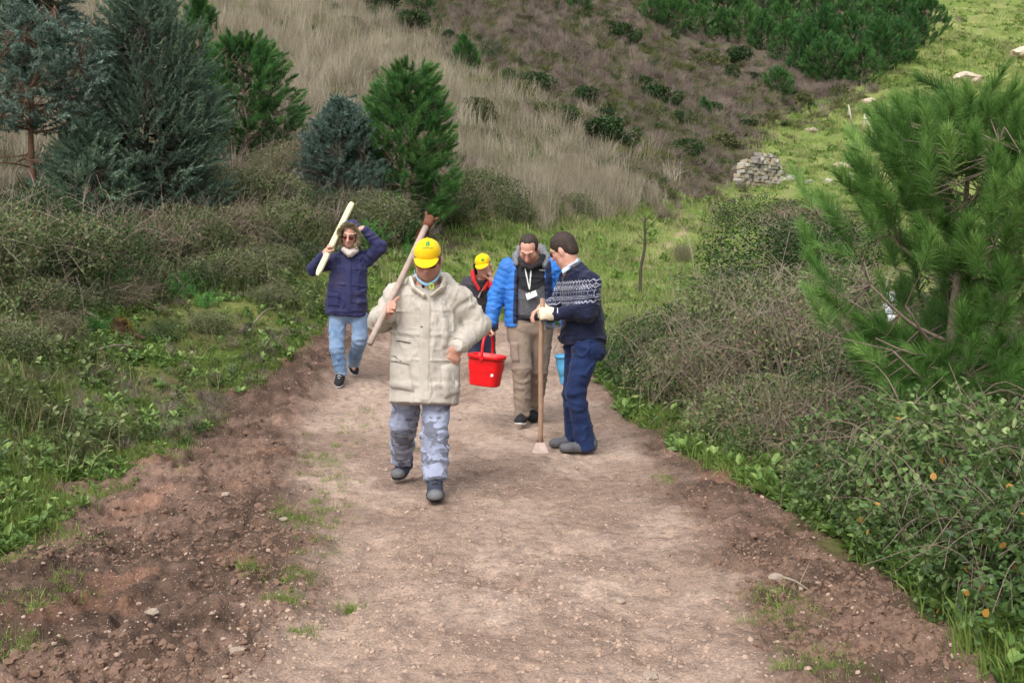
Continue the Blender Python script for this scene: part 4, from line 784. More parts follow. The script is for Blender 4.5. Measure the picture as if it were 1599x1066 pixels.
# ------------------------------------------------------------------ soft-body modelling: distance fields meshed by surface nets
class Field:
    def __init__(s, lo, hi, vox):
        s.lo = np.asarray(lo, float); s.v = vox; s.n = np.ceil((np.asarray(hi) - s.lo) / vox).astype(int) + 1; s.f = np.full(s.n, 1.0, np.float32)
    def win(s, lo, hi):
        a = np.clip(np.floor((np.asarray(lo) - s.lo) / s.v).astype(int), 0, s.n); b = np.clip(np.ceil((np.asarray(hi) - s.lo) / s.v).astype(int) + 1, 0, s.n)
        if (b <= a).any(): return None, None
        g = [(s.lo[i] + np.arange(a[i], b[i]) * s.v).astype(np.float32) for i in range(3)]
        P = np.stack(np.meshgrid(*g, indexing='ij'), -1); return tuple(slice(a[i], b[i]) for i in range(3)), P
    def put(s, fn, lo, hi, k=.02, cut=False):
        m = .03 + k; w, P = s.win(np.asarray(lo) - m, np.asarray(hi) + m)
        if w is None: return
        d = fn(P); f = s.f[w]
        if cut: d = -d; h = np.clip(.5 - .5 * (f - d) / k, 0, 1); s.f[w] = f * (1 - h) + d * h + k * h * (1 - h)
        else: h = np.clip(.5 + .5 * (f - d) / k, 0, 1); s.f[w] = f * (1 - h) + d * h - k * h * (1 - h)
    def cone(s, a, b, ra, rb, side=None, cap=None, k=.02, cut=False):
        """tapered limb; ra, rb: radius or (side radius, depth radius)"""
        a = np.asarray(a, float); b = np.asarray(b, float); ra = np.broadcast_to(ra, (2,)).astype(float); rb = np.broadcast_to(rb, (2,)).astype(float)
        ax = b - a; L = np.linalg.norm(ax) + 1e-6; dh = ax / L; sd = np.array([1., .02, .03]) if side is None else np.asarray(side, float)
        if abs(dh @ unit(sd)) > .97: sd = np.array([.02, 1., .03])
        u = unit(sd - (sd @ dh) * dh); v = np.cross(dh, u); a0, b0 = a, b; a, ax, dh, u, v, ra, rb = (np.asarray(q, np.float32) for q in (a, ax, dh, u, v, ra, rb)); L = np.float32(L)
        def fn(P):
            w = P - a; t = np.clip((w @ dh) / L, 0, 1); q = w - t[..., None] * ax; r1 = ra[0] + (rb[0] - ra[0]) * t; r2 = ra[1] + (rb[1] - ra[1]) * t; mr = np.minimum(r1, r2)
            e = np.sqrt(((q @ u) / r1) ** 2 + ((q @ v) / r2) ** 2 + ((q @ dh) / (mr if cap is None else cap)) ** 2)
            return (e - 1) * mr
        R_ = max(ra.max(), rb.max()); s.put(fn, np.minimum(a, b) - R_, np.maximum(a, b) + R_, k, cut)
    def limb(s, pts, rad, side=None, cap=None, k=.02):
        for i in range(len(pts) - 1): s.cone(pts[i], pts[i + 1], rad[i], rad[i + 1], side, cap, k)
    def ell(s, c, r, Rm=None, k=.02, cut=False):
        c = np.asarray(c, np.float32); r = np.asarray(r, np.float32); Rm = np.asarray(np.eye(3) if Rm is None else Rm, np.float32)
        def fn(P):
            q = (P - c) @ Rm; e = np.sqrt(((q / r) ** 2).sum(-1)); return (e - 1) * r.min()
        s.put(fn, c - r.max(), c + r.max(), k, cut)
    def plane(s, p, n, k=.008):
        """keep only what lies behind the plane"""
        p = np.asarray(p, float); n = unit(np.asarray(n, float)); s.put(lambda P: -((P - p) @ n), s.lo, s.lo + s.n * s.v, k, True)
    def mesh(s):
        f = s.f; sg = f < 0; nx, ny, nz = f.shape
        c = np.zeros((nx - 1, ny - 1, nz - 1), np.uint8)
        for dx in (0, 1):
            for dy in (0, 1):
                for dz in (0, 1): c += sg[dx:nx - 1 + dx, dy:ny - 1 + dy, dz:nz - 1 + dz]
        act = np.argwhere((c > 0) & (c < 8)); idx = np.full(c.shape, -1, np.int32); idx[tuple(act.T)] = np.arange(len(act))
        O = np.array([[0, 0, 0], [1, 0, 0], [0, 1, 0], [1, 1, 0], [0, 0, 1], [1, 0, 1], [0, 1, 1], [1, 1, 1]])
        val = np.stack([f[tuple((act + o).T)] for o in O], 1); acc = np.zeros((len(act), 3)); cnt = np.zeros(len(act))
        for i, j in ((0, 1), (2, 3), (4, 5), (6, 7), (0, 2), (1, 3), (4, 6), (5, 7), (0, 4), (1, 5), (2, 6), (3, 7)):
            a, b = val[:, i], val[:, j]; m = (a < 0) != (b < 0); t = np.where(m, a / np.where(np.abs(a - b) < 1e-9, 1e-9, a - b), 0)
            acc += np.where(m[:, None], O[i] + (O[j] - O[i]) * t[:, None], 0); cnt += m
        V = s.lo + (act + acc / cnt[:, None]) * s.v; Q = []
        for ax in range(3):
            b_, c_ = [(1, 2), (2, 0), (0, 1)][ax]
            A = np.take(sg, np.arange(f.shape[ax] - 1), ax); B = np.take(sg, np.arange(1, f.shape[ax]), ax); e = np.argwhere(A != B)
            e = e[(e[:, b_] > 0) & (e[:, c_] > 0) & (e[:, b_] < f.shape[b_] - 1) & (e[:, c_] < f.shape[c_] - 1)]
            eb = np.zeros(3, int); eb[b_] = 1; ec = np.zeros(3, int); ec[c_] = 1
            q = np.stack([idx[tuple((e - eb - ec).T)], idx[tuple((e - ec).T)], idx[tuple(e.T)], idx[tuple((e - eb).T)]], 1)
            fl = ~A[tuple(e.T)]; q[fl] = q[fl][:, ::-1]; Q.append(q)
        Q = np.concatenate(Q); Q = Q[(Q >= 0).all(1)]
        return V, Q
def normals(V, Q):
    n = np.cross(V[Q[:, 2]] - V[Q[:, 0]], V[Q[:, 3]] - V[Q[:, 1]]); N = np.zeros_like(V)
    for k in range(4): np.add.at(N, Q[:, k], n)
    return unit(N)
def relax(V, Q, it=1, w=.5):
    for _ in range(it):
        A = np.zeros_like(V); c = np.zeros(len(V))
        for i in range(4):
            j = (i + 1) % 4; np.add.at(A, Q[:, i], V[Q[:, j]]); np.add.at(c, Q[:, i], 1); np.add.at(A, Q[:, j], V[Q[:, i]]); np.add.at(c, Q[:, j], 1)
        V = V * (1 - w) + w * A / np.maximum(c, 1)[:, None]
    return V
from mathutils.bvhtree import BVHTree
def baked(o):
    """the object's evaluated mesh, worked out in a scene of its own"""
    ts = bpy.data.scenes.new('bake'); ts.collection.objects.link(o); vl = ts.view_layers[0]; vl.update(); me = bpy.data.meshes.new_from_object(o.evaluated_get(vl.depsgraph)); bpy.data.scenes.remove(ts); return me
class Person:
    """a figure laid out from pixel readings at a distance D; every mesh hangs on one Empty at the feet"""
    def __init__(s, D, foot, label):
        s.D = D; s.root = empty('person', foot); s.o = np.array(s.root.location); tag(s.root, label, 'person', 'people walking up the dirt road'); s.surf = {}
    def W(s, px, py, dy=0.0): return at(px, py, s.D + dy)
    def build(s, name, F, mat, fold=None, parent=None, smooth=1, col=None, dec=0, keep=True):
        V, Q = F.mesh()
        if smooth: V = relax(V, Q, smooth)
        N = normals(V, Q)
        if fold is not None: V = V + N * fold(V, N)[:, None]
        at_ = {'Col': col(V, N)} if col else None
        me = mesh_np(name, V - s.o, Q, [mat], at_, True); o = link(name, me, parent or s.root)
        if dec:
            md = o.modifiers.new('dec', 'DECIMATE'); md.ratio = dec; m2 = baked(o); o.modifiers.clear(); old = o.data; o.data = m2; bpy.data.meshes.remove(old); m2.name = name
            m2.polygons.foreach_set('use_smooth', np.full(len(m2.polygons), True))
        if keep: s.surf[name] = BVHTree.FromPolygons(V.tolist(), Q.tolist())
        return o
    def geo(s, name, G, mats, parent=None, smooth=True):
        """mesh written in world coordinates"""
        G.V = [v - s.o for v in G.V]; return link(name, G.mesh(name, mats if isinstance(mats, (list, tuple)) else [mats], smooth), parent or s.root)
    def patch(s, name, on, quad, thick, mat, nx=12, ny=12, parent=None, edge=.12, shape=None, gap=-.004):
        """a panel sewn on: the outline quad (pixels, clockwise from top left) laid on a garment, raised by thick"""
        q = np.array(quad, float); bv = s.surf[on]; u, v = np.meshgrid(np.linspace(0, 1, nx), np.linspace(0, 1, ny))
        px = (q[0] * (1 - u[..., None]) + q[1] * u[..., None]) * (1 - v[..., None]) + (q[3] * (1 - u[..., None]) + q[2] * u[..., None]) * v[..., None]
        V = np.zeros((ny, nx, 3)); last = None; ok = np.zeros((ny, nx), bool)
        for j in range(ny):
            for i in range(nx):
                d = ray(px[j, i, 0], px[j, i, 1]); d = d / np.linalg.norm(d); r = bv.ray_cast(Vector(EYE), Vector(d))
                if r[0] is None: continue
                e = min(u[j, i], 1 - u[j, i], v[j, i], 1 - v[j, i]); k = min(1, e / edge) if edge else 1
                V[j, i] = np.array(r[0]) + np.array(r[1]) * (gap + (thick - gap) * (k ** .5)); ok[j, i] = True
        F = [[j * nx + i, (j + 1) * nx + i, (j + 1) * nx + i + 1, j * nx + i + 1] for j in range(ny - 1) for i in range(nx - 1) if ok[j:j + 2, i:i + 2].all() and (shape is None or shape(u[j, i] + .5 / nx, v[j, i] + .5 / ny))]
        if not F: return None
        F = np.array(F); us, inv = np.unique(F, return_inverse=True)
        me = mesh_np(name, V.reshape(-1, 3)[us] - s.o, inv.reshape(-1, 4), [mat], None, True)
        return link(name, me, parent or s.root)
    # ---- anatomy
    def head(s, F, c, fwd, up=(0, 0, 1), sc_=1.0, neck=None, nr=.058):
        f = unit(np.asarray(fwd, float)); sd = unit(np.cross(f, np.asarray(up, float))); u = np.cross(sd, f); Rm = np.stack([sd, f, u], 1); s.hf = (np.asarray(c, float), Rm, sc_)
        L = s.hp = lambda x, y, z: np.asarray(c) + Rm @ (np.array([x, y, z]) * sc_)
        E = lambda x, y, z, r, k=.02, cut=False: F.ell(L(x, y, z), np.array(r) * sc_, Rm, k, cut)
        E(0, -.008, .032, (.074, .094, .088)); E(0, .03, -.045, (.058, .06, .072), .03); E(0, .066, -.098, (.026, .024, .022), .03)
        for x in (-1, 1):
            E(x * .042, .058, -.022, (.026, .026, .03), .025); E(x * .08, -.008, -.012, (.011, .022, .034), .006); E(x * .045, .02, -.085, (.024, .035, .026), .03)
            F.cone(L(x * .012, .092, .026), L(x * .046, .078, .028), .011 * sc_, .009 * sc_, k=.015)
            E(x * .032, .1, .004, (.019, .016, .013), .012, True); E(x * .032, .082, .003, (.014, .013, .0115), .004)
        F.cone(L(0, .09, .02), L(0, .113, -.036), .009 * sc_, .0145 * sc_, k=.012)
        for x in (-1, 1): E(x * .012, .1, -.04, (.009, .012, .008), .008)
        E(0, .09, -.067, (.025, .011, .007), .008); E(0, .09, -.079, (.02, .011, .008), .008); E(0, .103, -.0725, (.024, .006, .0018), .004, True)
        if neck is not None: F.cone(L(0, -.022, -.06), neck, nr * sc_, nr * 1.1, k=.035)
    def hand(s, F, wrist, d, pn, th, curl=(40, 45, 35), sc_=1.0, thumb=25, spread=4, fore=None):
        """palm, four unequal fingers and a thumb; d hand axis, pn palm normal, th thumb side"""
        w = np.asarray(wrist, float); d = unit(np.asarray(d, float)); pn = np.asarray(pn, float); pn = unit(pn - (pn @ d) * d); sd = np.cross(d, pn)
        if sd @ np.asarray(th, float) < 0: sd = -sd
        kn = w + d * .085 * sc_; F.cone(w - d * .03, w + d * .02, (.026 * sc_, .02 * sc_), (.034 * sc_, .018 * sc_), sd, k=.02); F.cone(w + d * .012, kn - d * .01, (.034 * sc_, .016 * sc_), (.042 * sc_, .014 * sc_), sd, k=.015)
        for i, (o, L, r) in enumerate(((.033, .078, .0092), (.0115, .088, .0096), (-.0105, .082, .0092), (-.031, .064, .0082))):
            p = kn + sd * o * sc_ - d * (.006 + .006 * (i == 3)); a = 0.0; dd = unit(d + sd * math.tan(R(spread * (1.5 - i))))
            for k, fr in enumerate((.46, .3, .24)):
                a += curl[k] * (1 + .06 * i); e = dd * math.cos(R(a)) + pn * math.sin(R(a)); q = p + e * L * fr * sc_; F.cone(p, q, r * sc_ * (1 - .08 * k), r * sc_ * (.94 - .1 * k), k=.004 if k else .01); p = q
        p = w + d * .022 * sc_ + sd * .026 * sc_ + pn * .008; e = unit(d * .7 + sd * .75 + pn * .35); q = p + e * .038 * sc_; F.cone(p, q, .0135 * sc_, .0115 * sc_, k=.012)
        t = R(thumb); e2 = unit(e * math.cos(t) + unit(pn * .8 + d * .5 - sd * .2) * math.sin(t)); q2 = q + e2 * .034 * sc_; F.cone(q, q2, .0112 * sc_, .0098 * sc_, k=.005); F.cone(q2, q2 + unit(e2 + d * .15) * .026 * sc_, .0098 * sc_, .0082 * sc_, k=.004)
        return kn
    def skin_col(s, base, beard=0.0, extra=None):
        c, Rm, k = s.hf; b = np.array(srgb(*base))
        def col(V, N):
            q = (V - c) @ Rm / k; C = np.tile(b, (len(V), 1)) * (1 + .1 * fbm(V, 30, 2, 3))[:, None]
            red = sstep(.05, .02, np.abs(np.abs(q[:, 0]) - .04)) * sstep(.05, .08, q[:, 1]) * sstep(.05, .02, np.abs(q[:, 2] + .03)) + sstep(.03, .01, np.linalg.norm(q - [0, .11, -.035], axis=1))
            C = C * (1 - .0 * red[:, None]) * np.array([1, 1, 1]) + np.clip(red, 0, 1)[:, None] * np.array([.03, -.015, -.01])
            lip = sstep(.014, .008, np.abs(q[:, 2] + .073)) * sstep(.03, .022, np.abs(q[:, 0])) * (q[:, 1] > .07); C = C * (1 - lip[:, None] * .5) + lip[:, None] * .5 * np.array(srgb(168, 92, 84))
            brow = sstep(.009, .004, np.abs(q[:, 2] - .03)) * sstep(.05, .042, np.abs(q[:, 0])) * sstep(.008, .014, np.abs(q[:, 0])) * (q[:, 1] > .06); C = C * (1 - brow[:, None] * .75) + brow[:, None] * .75 * np.array(srgb(60, 48, 42))
            if beard:
                bd = sstep(-.02, -.05, q[:, 2]) * (q[:, 1] > .0) * (q[:, 2] > -.13) * (np.abs(q[:, 0]) < .08) * (1 - lip) * (1 - sstep(.02, .0, np.abs(q[:, 0])) * (q[:, 2] > -.055)); C = C * (1 - bd[:, None] * beard) + bd[:, None] * beard * np.array(srgb(96, 84, 80))
            return np.clip(C, .01, 1)
        return col
    def eyes(s, body):
        for x in (-1, 1):
            G = Geo(); p = s.hp(x * .032, .0845, .003); f = s.hf[1][:, 1]; u = s.hf[1][:, 2]; w = s.hf[1][:, 0]
            a = np.linspace(0, 6.283, 9)[:-1]; ring = p + f * .0125 * .93 + (w[None] * np.cos(a)[:, None] * .0085 + u[None] * np.sin(a)[:, None] * .0045); top = p + f * .0142
            G._add(np.vstack([ring, top[None]]), np.array([[i, (i + 1) % 8, 8] for i in range(8)]), 0.0); s.geo('eye', G, M_EYE, body)
    def shoe(s, heel, toe, zs, M_up, M_sole, ankle, width=.048, hi=.1, name='shoe', toe_up=0.0, solet=.022):
        """heel and toe: ground points below the foot's ends; ankle: where the leg comes in"""
        h = np.asarray(heel, float); t = np.asarray(toe, float); f = unit(t - h); L = np.linalg.norm(t - h); up = unit(np.array([0, 0, 1.]) - f[2] * f); sd = np.cross(f, up)
        P = lambda k, z, x=0: h + f * L * k + up * z + sd * x
        ankle = np.asarray(ankle, float); low = .1 - (ankle - h) @ up
        if low > 0: ankle = ankle + up * low
        lo = np.minimum(np.minimum(h, t), ankle) - .1; hi_ = np.maximum(np.maximum(h, t), ankle) + .14
        def shape(F, g):
            F.cone(P(.14, .042), P(.45, .04), (.038 + g, .042 + g), (.043 + g, .042 + g), sd, k=.02); F.cone(P(.45, .04), P(.72, .036), (.043 + g, .042 + g), (width + g, .036 + g), sd, k=.02); F.cone(P(.72, .036), P(.87, .034), (width + g, .036 + g), (width * .8 + g, .033 + g), sd, k=.02)
        F = Field(lo, hi_, .006); shape(F, 0); F.cone(P(.42, .05), P(.16, hi * .85), .04, .042, k=.03); F.cone(P(.16, .05), np.asarray(ankle), .042, .044, k=.03); F.plane(P(0, solet * .7), -up, .006)
        F.plane(np.asarray(ankle) + up * .03, up, .01)
        o = s.build(name, F, M_up, lambda V, N: .002 * fbm(V, 60, 2, 5), keep=False)
        F = Field(lo, hi_, .006); shape(F, .004); F.plane(P(0, .0), -up, .004); F.plane(P(0, solet), up, .004); s.build('sole', F, M_sole, parent=o, keep=False)
        # laces across the instep
        G = Geo()
        for k in range(4):
            b = P(.62 - .09 * k, .077 + .018 * k); c = spline([b - sd * .022 - up * .008, b + up * .004, b + sd * .022 - up * .008], 3); G.tube(c, .003, 4)
        return o, G
    def cap_hat(s, mat, mat_under=None):
        c, Rm, k = s.hf; L = s.hp; F = Field(np.asarray(c) - .22, np.asarray(c) + .22, .0045)
        F.ell(L(0, -.008, .036), np.array([.083, .104, .088]) * k, Rm); F.ell(L(0, .04, .068), np.array([.07, .062, .062]) * k, Rm, .03); F.plane(L(0, 0, .032), -Rm[:, 2])
        F.ell(L(0, -.008, .02), np.array([.079, .098, .085]) * k, Rm, .006, True)
        crown = s.build('cap_crown', F, mat, lambda V, N: .0012 * fbm(V, 40, 2, 2)); crown.name = 'cap'
        F = Field(np.asarray(c) - .25, np.asarray(c) + .25, .0045); sl = .8
        def brim(P):
            q = (P - c) @ Rm / k; x, y, z = q[..., 0], q[..., 1], q[..., 2]; zz = z - (.042 - sl * (y - .07) * .36 - 2.4 * x * x); out = np.sqrt((x / .076) ** 2 + ((y - .06) / .116) ** 2) - 1
            return np.maximum(np.maximum(np.abs(zz) - .0032, out * .07), .07 - y) * k
        F.put(brim, np.asarray(c) - .24, np.asarray(c) + .24, .004); s.build('brim', F, mat, parent=crown)
        G = Geo(); b = L(0, -.008, .132); G.sticks(b[None] - Rm[:, 2] * .004, b[None] + Rm[:, 2] * .006, .009, .005); s.geo('button', G, mat, crown, False)
        G = Geo()
        for a in (1, 2, 3, 4, 5):                             # seams of the crown
            w = a * math.pi / 3; pts = [L(math.sin(w) * .0832 * math.sin(t), -.008 + math.cos(w) * .1042 * math.sin(t), .036 + .0882 * math.cos(t)) for t in np.linspace(.35, 1.5, 7)]
            G.tube(np.array(pts), .0016, 4)
        s.geo('seam', G, mat, crown)
        return crown
    def shades(s, lens, frame):
        G = Geo(); L = s.hp
        for x in (-1, 1):
            a = np.linspace(0, 6.283, 13)[:-1]; ring = np.array([L(x * .034 + .027 * math.cos(t) * (1 + .1 * math.sin(t)), .104 - .006 * abs(math.cos(t)) * (1 if math.cos(t) * x > 0 else 0) - .004, -.004 + .017 * math.sin(t)) for t in a]); ctr = L(x * .034, .106, -.004)
            G._add(np.vstack([ring, ctr[None]]), np.array([[i, (i + 1) % 12, 12] for i in range(12)]), .5, 0, 0); G.tube(np.vstack([ring, ring[:1]]), .0022, 4, .5, 1)
            G.tube(np.array([L(x * .06, .096, .004), L(x * .078, .05, .004), L(x * .081, -.005, .004)]), .003, 4, .5, 1)
        G.tube(np.array([L(-.009, .104, .0), L(0, .107, .002), L(.009, .104, .0)]), .0025, 4, .5, 1)
        return s.geo('sunglasses', G, [lens, frame])
def arc_fold(freq, amp, seed, ax=(1, 1, .45)):
    """crumpled cloth: sharp creases longer one way than the other over soft swells"""
    A = np.array(ax)
    def fn(V, N):
        Q = V * A + .04 * np.stack([fbm(V, 7, 2, seed + 7), fbm(V, 7, 2, seed + 8), fbm(V, 7, 2, seed + 9)], 1)
        r = np.clip(1 - np.abs(fbm(Q, freq * 1.15, 2, seed)) * 4.5, 0, 1); r2 = np.clip(1 - np.abs(fbm(Q[:, [1, 2, 0]], freq * 1.9, 2, seed + 3)) * 5, 0, 1)
        m = .35 + .65 * sstep(-.3, .4, fbm(V, 4, 2, seed + 5))
        return amp * (m * (1.25 * r * r + .5 * r2 * r2) - .3 + .5 * fbm(V, 5, 2, seed + 6))
    return fn
def limb_fold(seg, freq, amp, seed):
    """rings of cloth bunched along a bent limb"""
    def fn(V, N):
        out = np.zeros(len(V)); best = np.full(len(V), 9.0); pos = np.zeros(len(V)); base = 0
        for a, b in zip(seg[:-1], seg[1:]):
            ax = b - a; L = np.linalg.norm(ax); t = np.clip(((V - a) @ ax) / L / L, 0, 1); d = np.linalg.norm(V - a - t[:, None] * ax, axis=1); m = d < best; best = np.where(m, d, best); pos = np.where(m, base + t * L, pos); base += L
        return amp * np.sin(pos * freq + 2.4 * fbm(V, 9, 2, seed) * 1.6) * (.45 + .55 * fbm(V, 5, 2, seed + 1)), best, pos
    return fn
# ------------------------------------------------------------------ materials of people
def skin_mat():
    t = NT('skin'); return t.done(t.mix(.12, t.attr('Col', 0), t.ramp(t.noise(160, 2), [(.3, (.25, .1, .07)), (.7, (.7, .45, .36))])), .5, t.bump(t.noise(220, 2), .1, .002), spec=.35, sub=.12)
M_SKIN = skin_mat()
M_EYE = plain('eyes', (.02, .015, .012), .2, 5, .1, 0, spec=.6)
def fabric(name, col, var=.1, weave=420, bump=.25, rough=.85, sheen=.1, blot=7, stain=None, crease=.16):
    t = NT(name); oc = t.objco(); w = t.noise(weave, 2, .5); b = t.noise(blot, 4, .6)
    lo = tuple(c * (1 - var * 1.6) for c in col); hi = tuple(min(1, c * (1 + var)) for c in col)
    c = t.ramp(b, [(.3, lo), (.55, col), (.8, hi)]); c = t.mix(1.0, c, t.ramp(w, [(.3, (.88,) * 3), (.7, (1.1,) * 3)]), 'MULTIPLY')
    if stain: c = t.mix(t.ramp(t.noise(4, 5, .65), [(.52, (0, 0, 0)), (.72, (.5, .5, .5))]), c, stain)
    mp = t('Mapping', {'Vector': oc, 'Scale': (1.5, 1.5, .8)}).outputs[0]; cr = t.math('ABSOLUTE', t.math('SUBTRACT', t.noise(8, 2, .45, mp, .25), .5)); cr = t.math('POWER', t.math('SUBTRACT', 1.0, t.math('MINIMUM', t.math('MULTIPLY', cr, 5.0), 1.0)), 2.0)
    c = t.mix(t.math('MULTIPLY', t.ramp(t.noise(3.2, 4, .7), [(.5, (0, 0, 0)), (.75, (1, 1, 1))]), .22), c, S(120, 104, 88))
    n1 = t('Bump', {'Height': cr, 'Strength': crease, 'Distance': .012}).outputs[0]
    n2 = t('Bump', {'Height': t.math('ADD', w, t.math('MULTIPLY', t.noise(55, 3), .8)), 'Strength': bump, 'Distance': .004, 'Normal': n1}).outputs[0]
    return t.done(c, rough, n2, spec=.2, sheen=sheen)
M_BEIGE = fabric('beige_cotton', S(186, 178, 167), .07, stain=(*S(150, 136, 116), 1))
M_BEIGE2 = fabric('beige_lining', S(206, 196, 180), .06)
M_DKBTN = plain('dark_snap', S(50, 44, 42), .5, 10, .1, 0)
def camo_mat():
    t = NT('grey_camouflage_cloth'); mp = t('Mapping', {'Vector': t.objco(), 'Scale': (1, 1, 2.1)}).outputs[0]
    a = t.noise(6.5, 2, .5, mp, .5); b = t.noise(8.5, 2, .5, mp, .8); c = t.ramp(a, [(.5, S(156, 162, 184)), (.53, S(134, 139, 158))]); c = t.mix(t.ramp(b, [(.53, (0, 0, 0)), (.555, (1, 1, 1))]), c, S(104, 106, 118))
    c = t.mix(1.0, c, t.ramp(t.noise(300, 2), [(.3, (.9,) * 3), (.7, (1.08,) * 3)]), 'MULTIPLY'); return t.done(c, .85, t.bump(t.noise(80, 3), .3, .004), spec=.2, sheen=.1)
M_CAMO = camo_mat()
M_YEL = fabric('yellow_cotton', S(250, 206, 12), .05, 500, .2, crease=.03)
M_GRN = plain('green_print', S(58, 150, 74), .8, 60, .3, 0)
M_MASK = plain('light_blue_mask', S(150, 206, 236), .8, 90, .06, .2)
M_LIME = plain('lime_plastic', S(190, 226, 40), .4, 20, .05, 0)
M_BOOT = plain('dark_boot_leather', S(52, 58, 72), .6, 22, .35, .4, .004)
M_BOOTT = plain('scuffed_toe', S(104, 104, 104), .7, 30, .3, .4)
M_RUB = plain('black_rubber', S(38, 36, 36), .8, 30, .3, .3)
M_NAVY = fabric('navy_parka_cloth', S(44, 46, 84), .1, 480, .2, .7)
M_FUR = leaf_mat('tan_fur', S(108, 96, 74), S(160, 146, 116), S(204, 192, 164), .2, .9, objvar=0)
M_SCARF = fabric('pale_knit', S(196, 184, 176), .1, 200, .5)
def denim(name, a, b, fade=.5):
    t = NT(name); n = t.noise(5, 4, .6); w = t.noise(380, 2); c = t.ramp(n, [(.35, a), (.7, b)]); c = t.mix(1.0, c, t.ramp(w, [(.3, (.86,) * 3), (.7, (1.12,) * 3)]), 'MULTIPLY'); return t.done(c, .85, t.bump(t.math('ADD', w, t.noise(60, 3)), .35, .004), spec=.2, sheen=.08)
M_JEANL = denim('faded_jeans', S(96, 124, 158), S(150, 172, 198))
M_JEAND = denim('dark_blue_jeans', S(24, 36, 70), S(38, 57, 100))
M_BLKSH = plain('black_mesh_shoe', S(36, 36, 38), .8, 90, .4, .4)
M_WSOLE = plain('white_sole', S(222, 222, 220), .7, 20, .08, .1)
M_LENS = plain('dark_red_lens', S(96, 14, 16), .08, 3, .2, 0, spec=.8)
M_LENSD = plain('black_lens', S(30, 24, 24), .1, 3, .2, 0, spec=.7)
M_FRAME = plain('black_frame', S(24, 22, 22), .35, 5, .1, 0)
M_HAIR = plain('dark_brown_hair', S(62, 50, 45), .65, 60, .45, .7, .006)
M_HAIRG = plain('greying_hair', S(104, 94, 88), .7, 70, .4, .7, .006)
M_BLUE = fabric('bright_blue_nylon', S(56, 120, 202), .09, 300, .12, .5, 0)
M_LINING = fabric('navy_lining', S(38, 44, 72), .1, 300, .2, .6, 0)
M_BLACK = fabric('black_sweatshirt', S(42, 42, 46), .15, 300, .3)
def heather(name, a, b):
    t = NT(name); mp = t('Mapping', {'Vector': t.objco(), 'Scale': (1, 1, 2.6)}).outputs[0]; return t.done(t.ramp(t.noise(70, 4, .75, mp), [(.35, a), (.65, b)]), .9, t.bump(t.noise(200, 2), .3, .003), spec=.2)
M_HEATH = heather('grey_heather_knit', S(54, 54, 58), S(112, 112, 116))
M_HOOD = heather('grey_hood', S(88, 90, 94), S(140, 142, 146))
M_TAN = fabric('taupe_cargo_cloth', S(140, 124, 110), .1, 360, .25)
M_WHITE = plain('white_print', S(236, 236, 232), .7, 10, .03, 0)
M_CARD = plain('white_card', S(240, 240, 238), .4, 8, .02, 0)
M_CHAR = fabric('charcoal_jacket_cloth', S(64, 62, 68), .1, 300, .2)
M_RED = fabric('red_fleece', S(196, 30, 40), .08, 200, .4)
M_DKTR = fabric('dark_navy_trousers', S(40, 46, 66), .12, 300, .2)
M_GREYSH = plain('grey_suede', S(92, 92, 96), .85, 25, .22, .4, .003)
M_GLOVE = plain('cream_work_glove', S(214, 202, 176), .85, 40, .14, .5, .004)
M_SHIRT = fabric('light_blue_shirt', S(186, 204, 228), .05, 300, .1)
def sweater_mat():
    t = NT('navy_patterned_knit'); x, y, z = (t('SeparateXYZ', {0: t.objco()}).outputs[i] for i in range(3))
    u = t.math('MULTIPLY', t.math('ADD', x, t.math('MULTIPLY', y, -.75)), 27.0); v = t.math('DIVIDE', t.math('SUBTRACT', t.math('ADD', z, t.math('MULTIPLY', x, -.12)), 1.165), .185)
    fr = t.math('FRACT', u); tri = t.math('MULTIPLY', t.math('ABSOLUTE', t.math('SUBTRACT', fr, .5)), 2.0)
    zig = lambda c, a, w: t.math('LESS_THAN', t.math('ABSOLUTE', t.math('SUBTRACT', v, t.math('ADD', c, t.math('MULTIPLY', tri, a)))), w)
    def dots(c, r, f=1.0, off=0.0):
        q = t.math('SUBTRACT', t.math('FRACT', t.math('ADD', t.math('MULTIPLY', u, f), off)), .5); d = t.math('ADD', t.math('POWER', t.math('DIVIDE', q, f * 4.1 * .185 * 1.3), 2.0), t.math('POWER', t.math('SUBTRACT', v, c), 2.0)); return t.math('LESS_THAN', d, r * r)
    bar = lambda c, w: t.math('MULTIPLY', t.math('LESS_THAN', t.math('ABSOLUTE', t.math('SUBTRACT', v, c)), w), t.math('GREATER_THAN', t.math('FRACT', t.math('MULTIPLY', u, 3.0)), .42))
    m = zig(.9, .1, .025)
    for k in (zig(.62, .14, .03), zig(.84, -.14, .025), dots(.75, .055), dots(.62, .035, 1.0, .5), dots(.47, .055), dots(.86, .03, 1.0, .5), bar(.36, .016), bar(.3, .016), bar(.24, .014), bar(.54, .014), zig(.06, .08, .026), dots(.15, .03, 2.0)): m = t.math('MAXIMUM', m, k)
    c = t.mix(t.math('MULTIPLY', m, t.math('MULTIPLY', t.noise(90, 2), 1.15)), t.ramp(t.noise(9, 3), [(.3, S(24, 27, 46)), (.7, S(38, 42, 66))]), S(206, 208, 222))
    return t.done(c, .95, t.bump(t.math('ADD', t.noise(260, 2), t.math('MULTIPLY', t.noise(40, 3), .6)), .4, .004), spec=.12, sheen=.15)
M_SWEAT = sweater_mat()
M_WOOD = plain('worn_wooden_handle', S(168, 136, 112), .75, 14, .2, .4, .004)
M_WOODG = plain('weathered_grey_wood', S(166, 148, 136), .85, 14, .2, .4, .004)
M_PALEW = plain('pale_fresh_timber', S(226, 222, 178), .7, 10, .08, .3, .003)
M_RUST = plain('rusty_iron', S(112, 70, 52), .8, 24, .5, .6, .005)
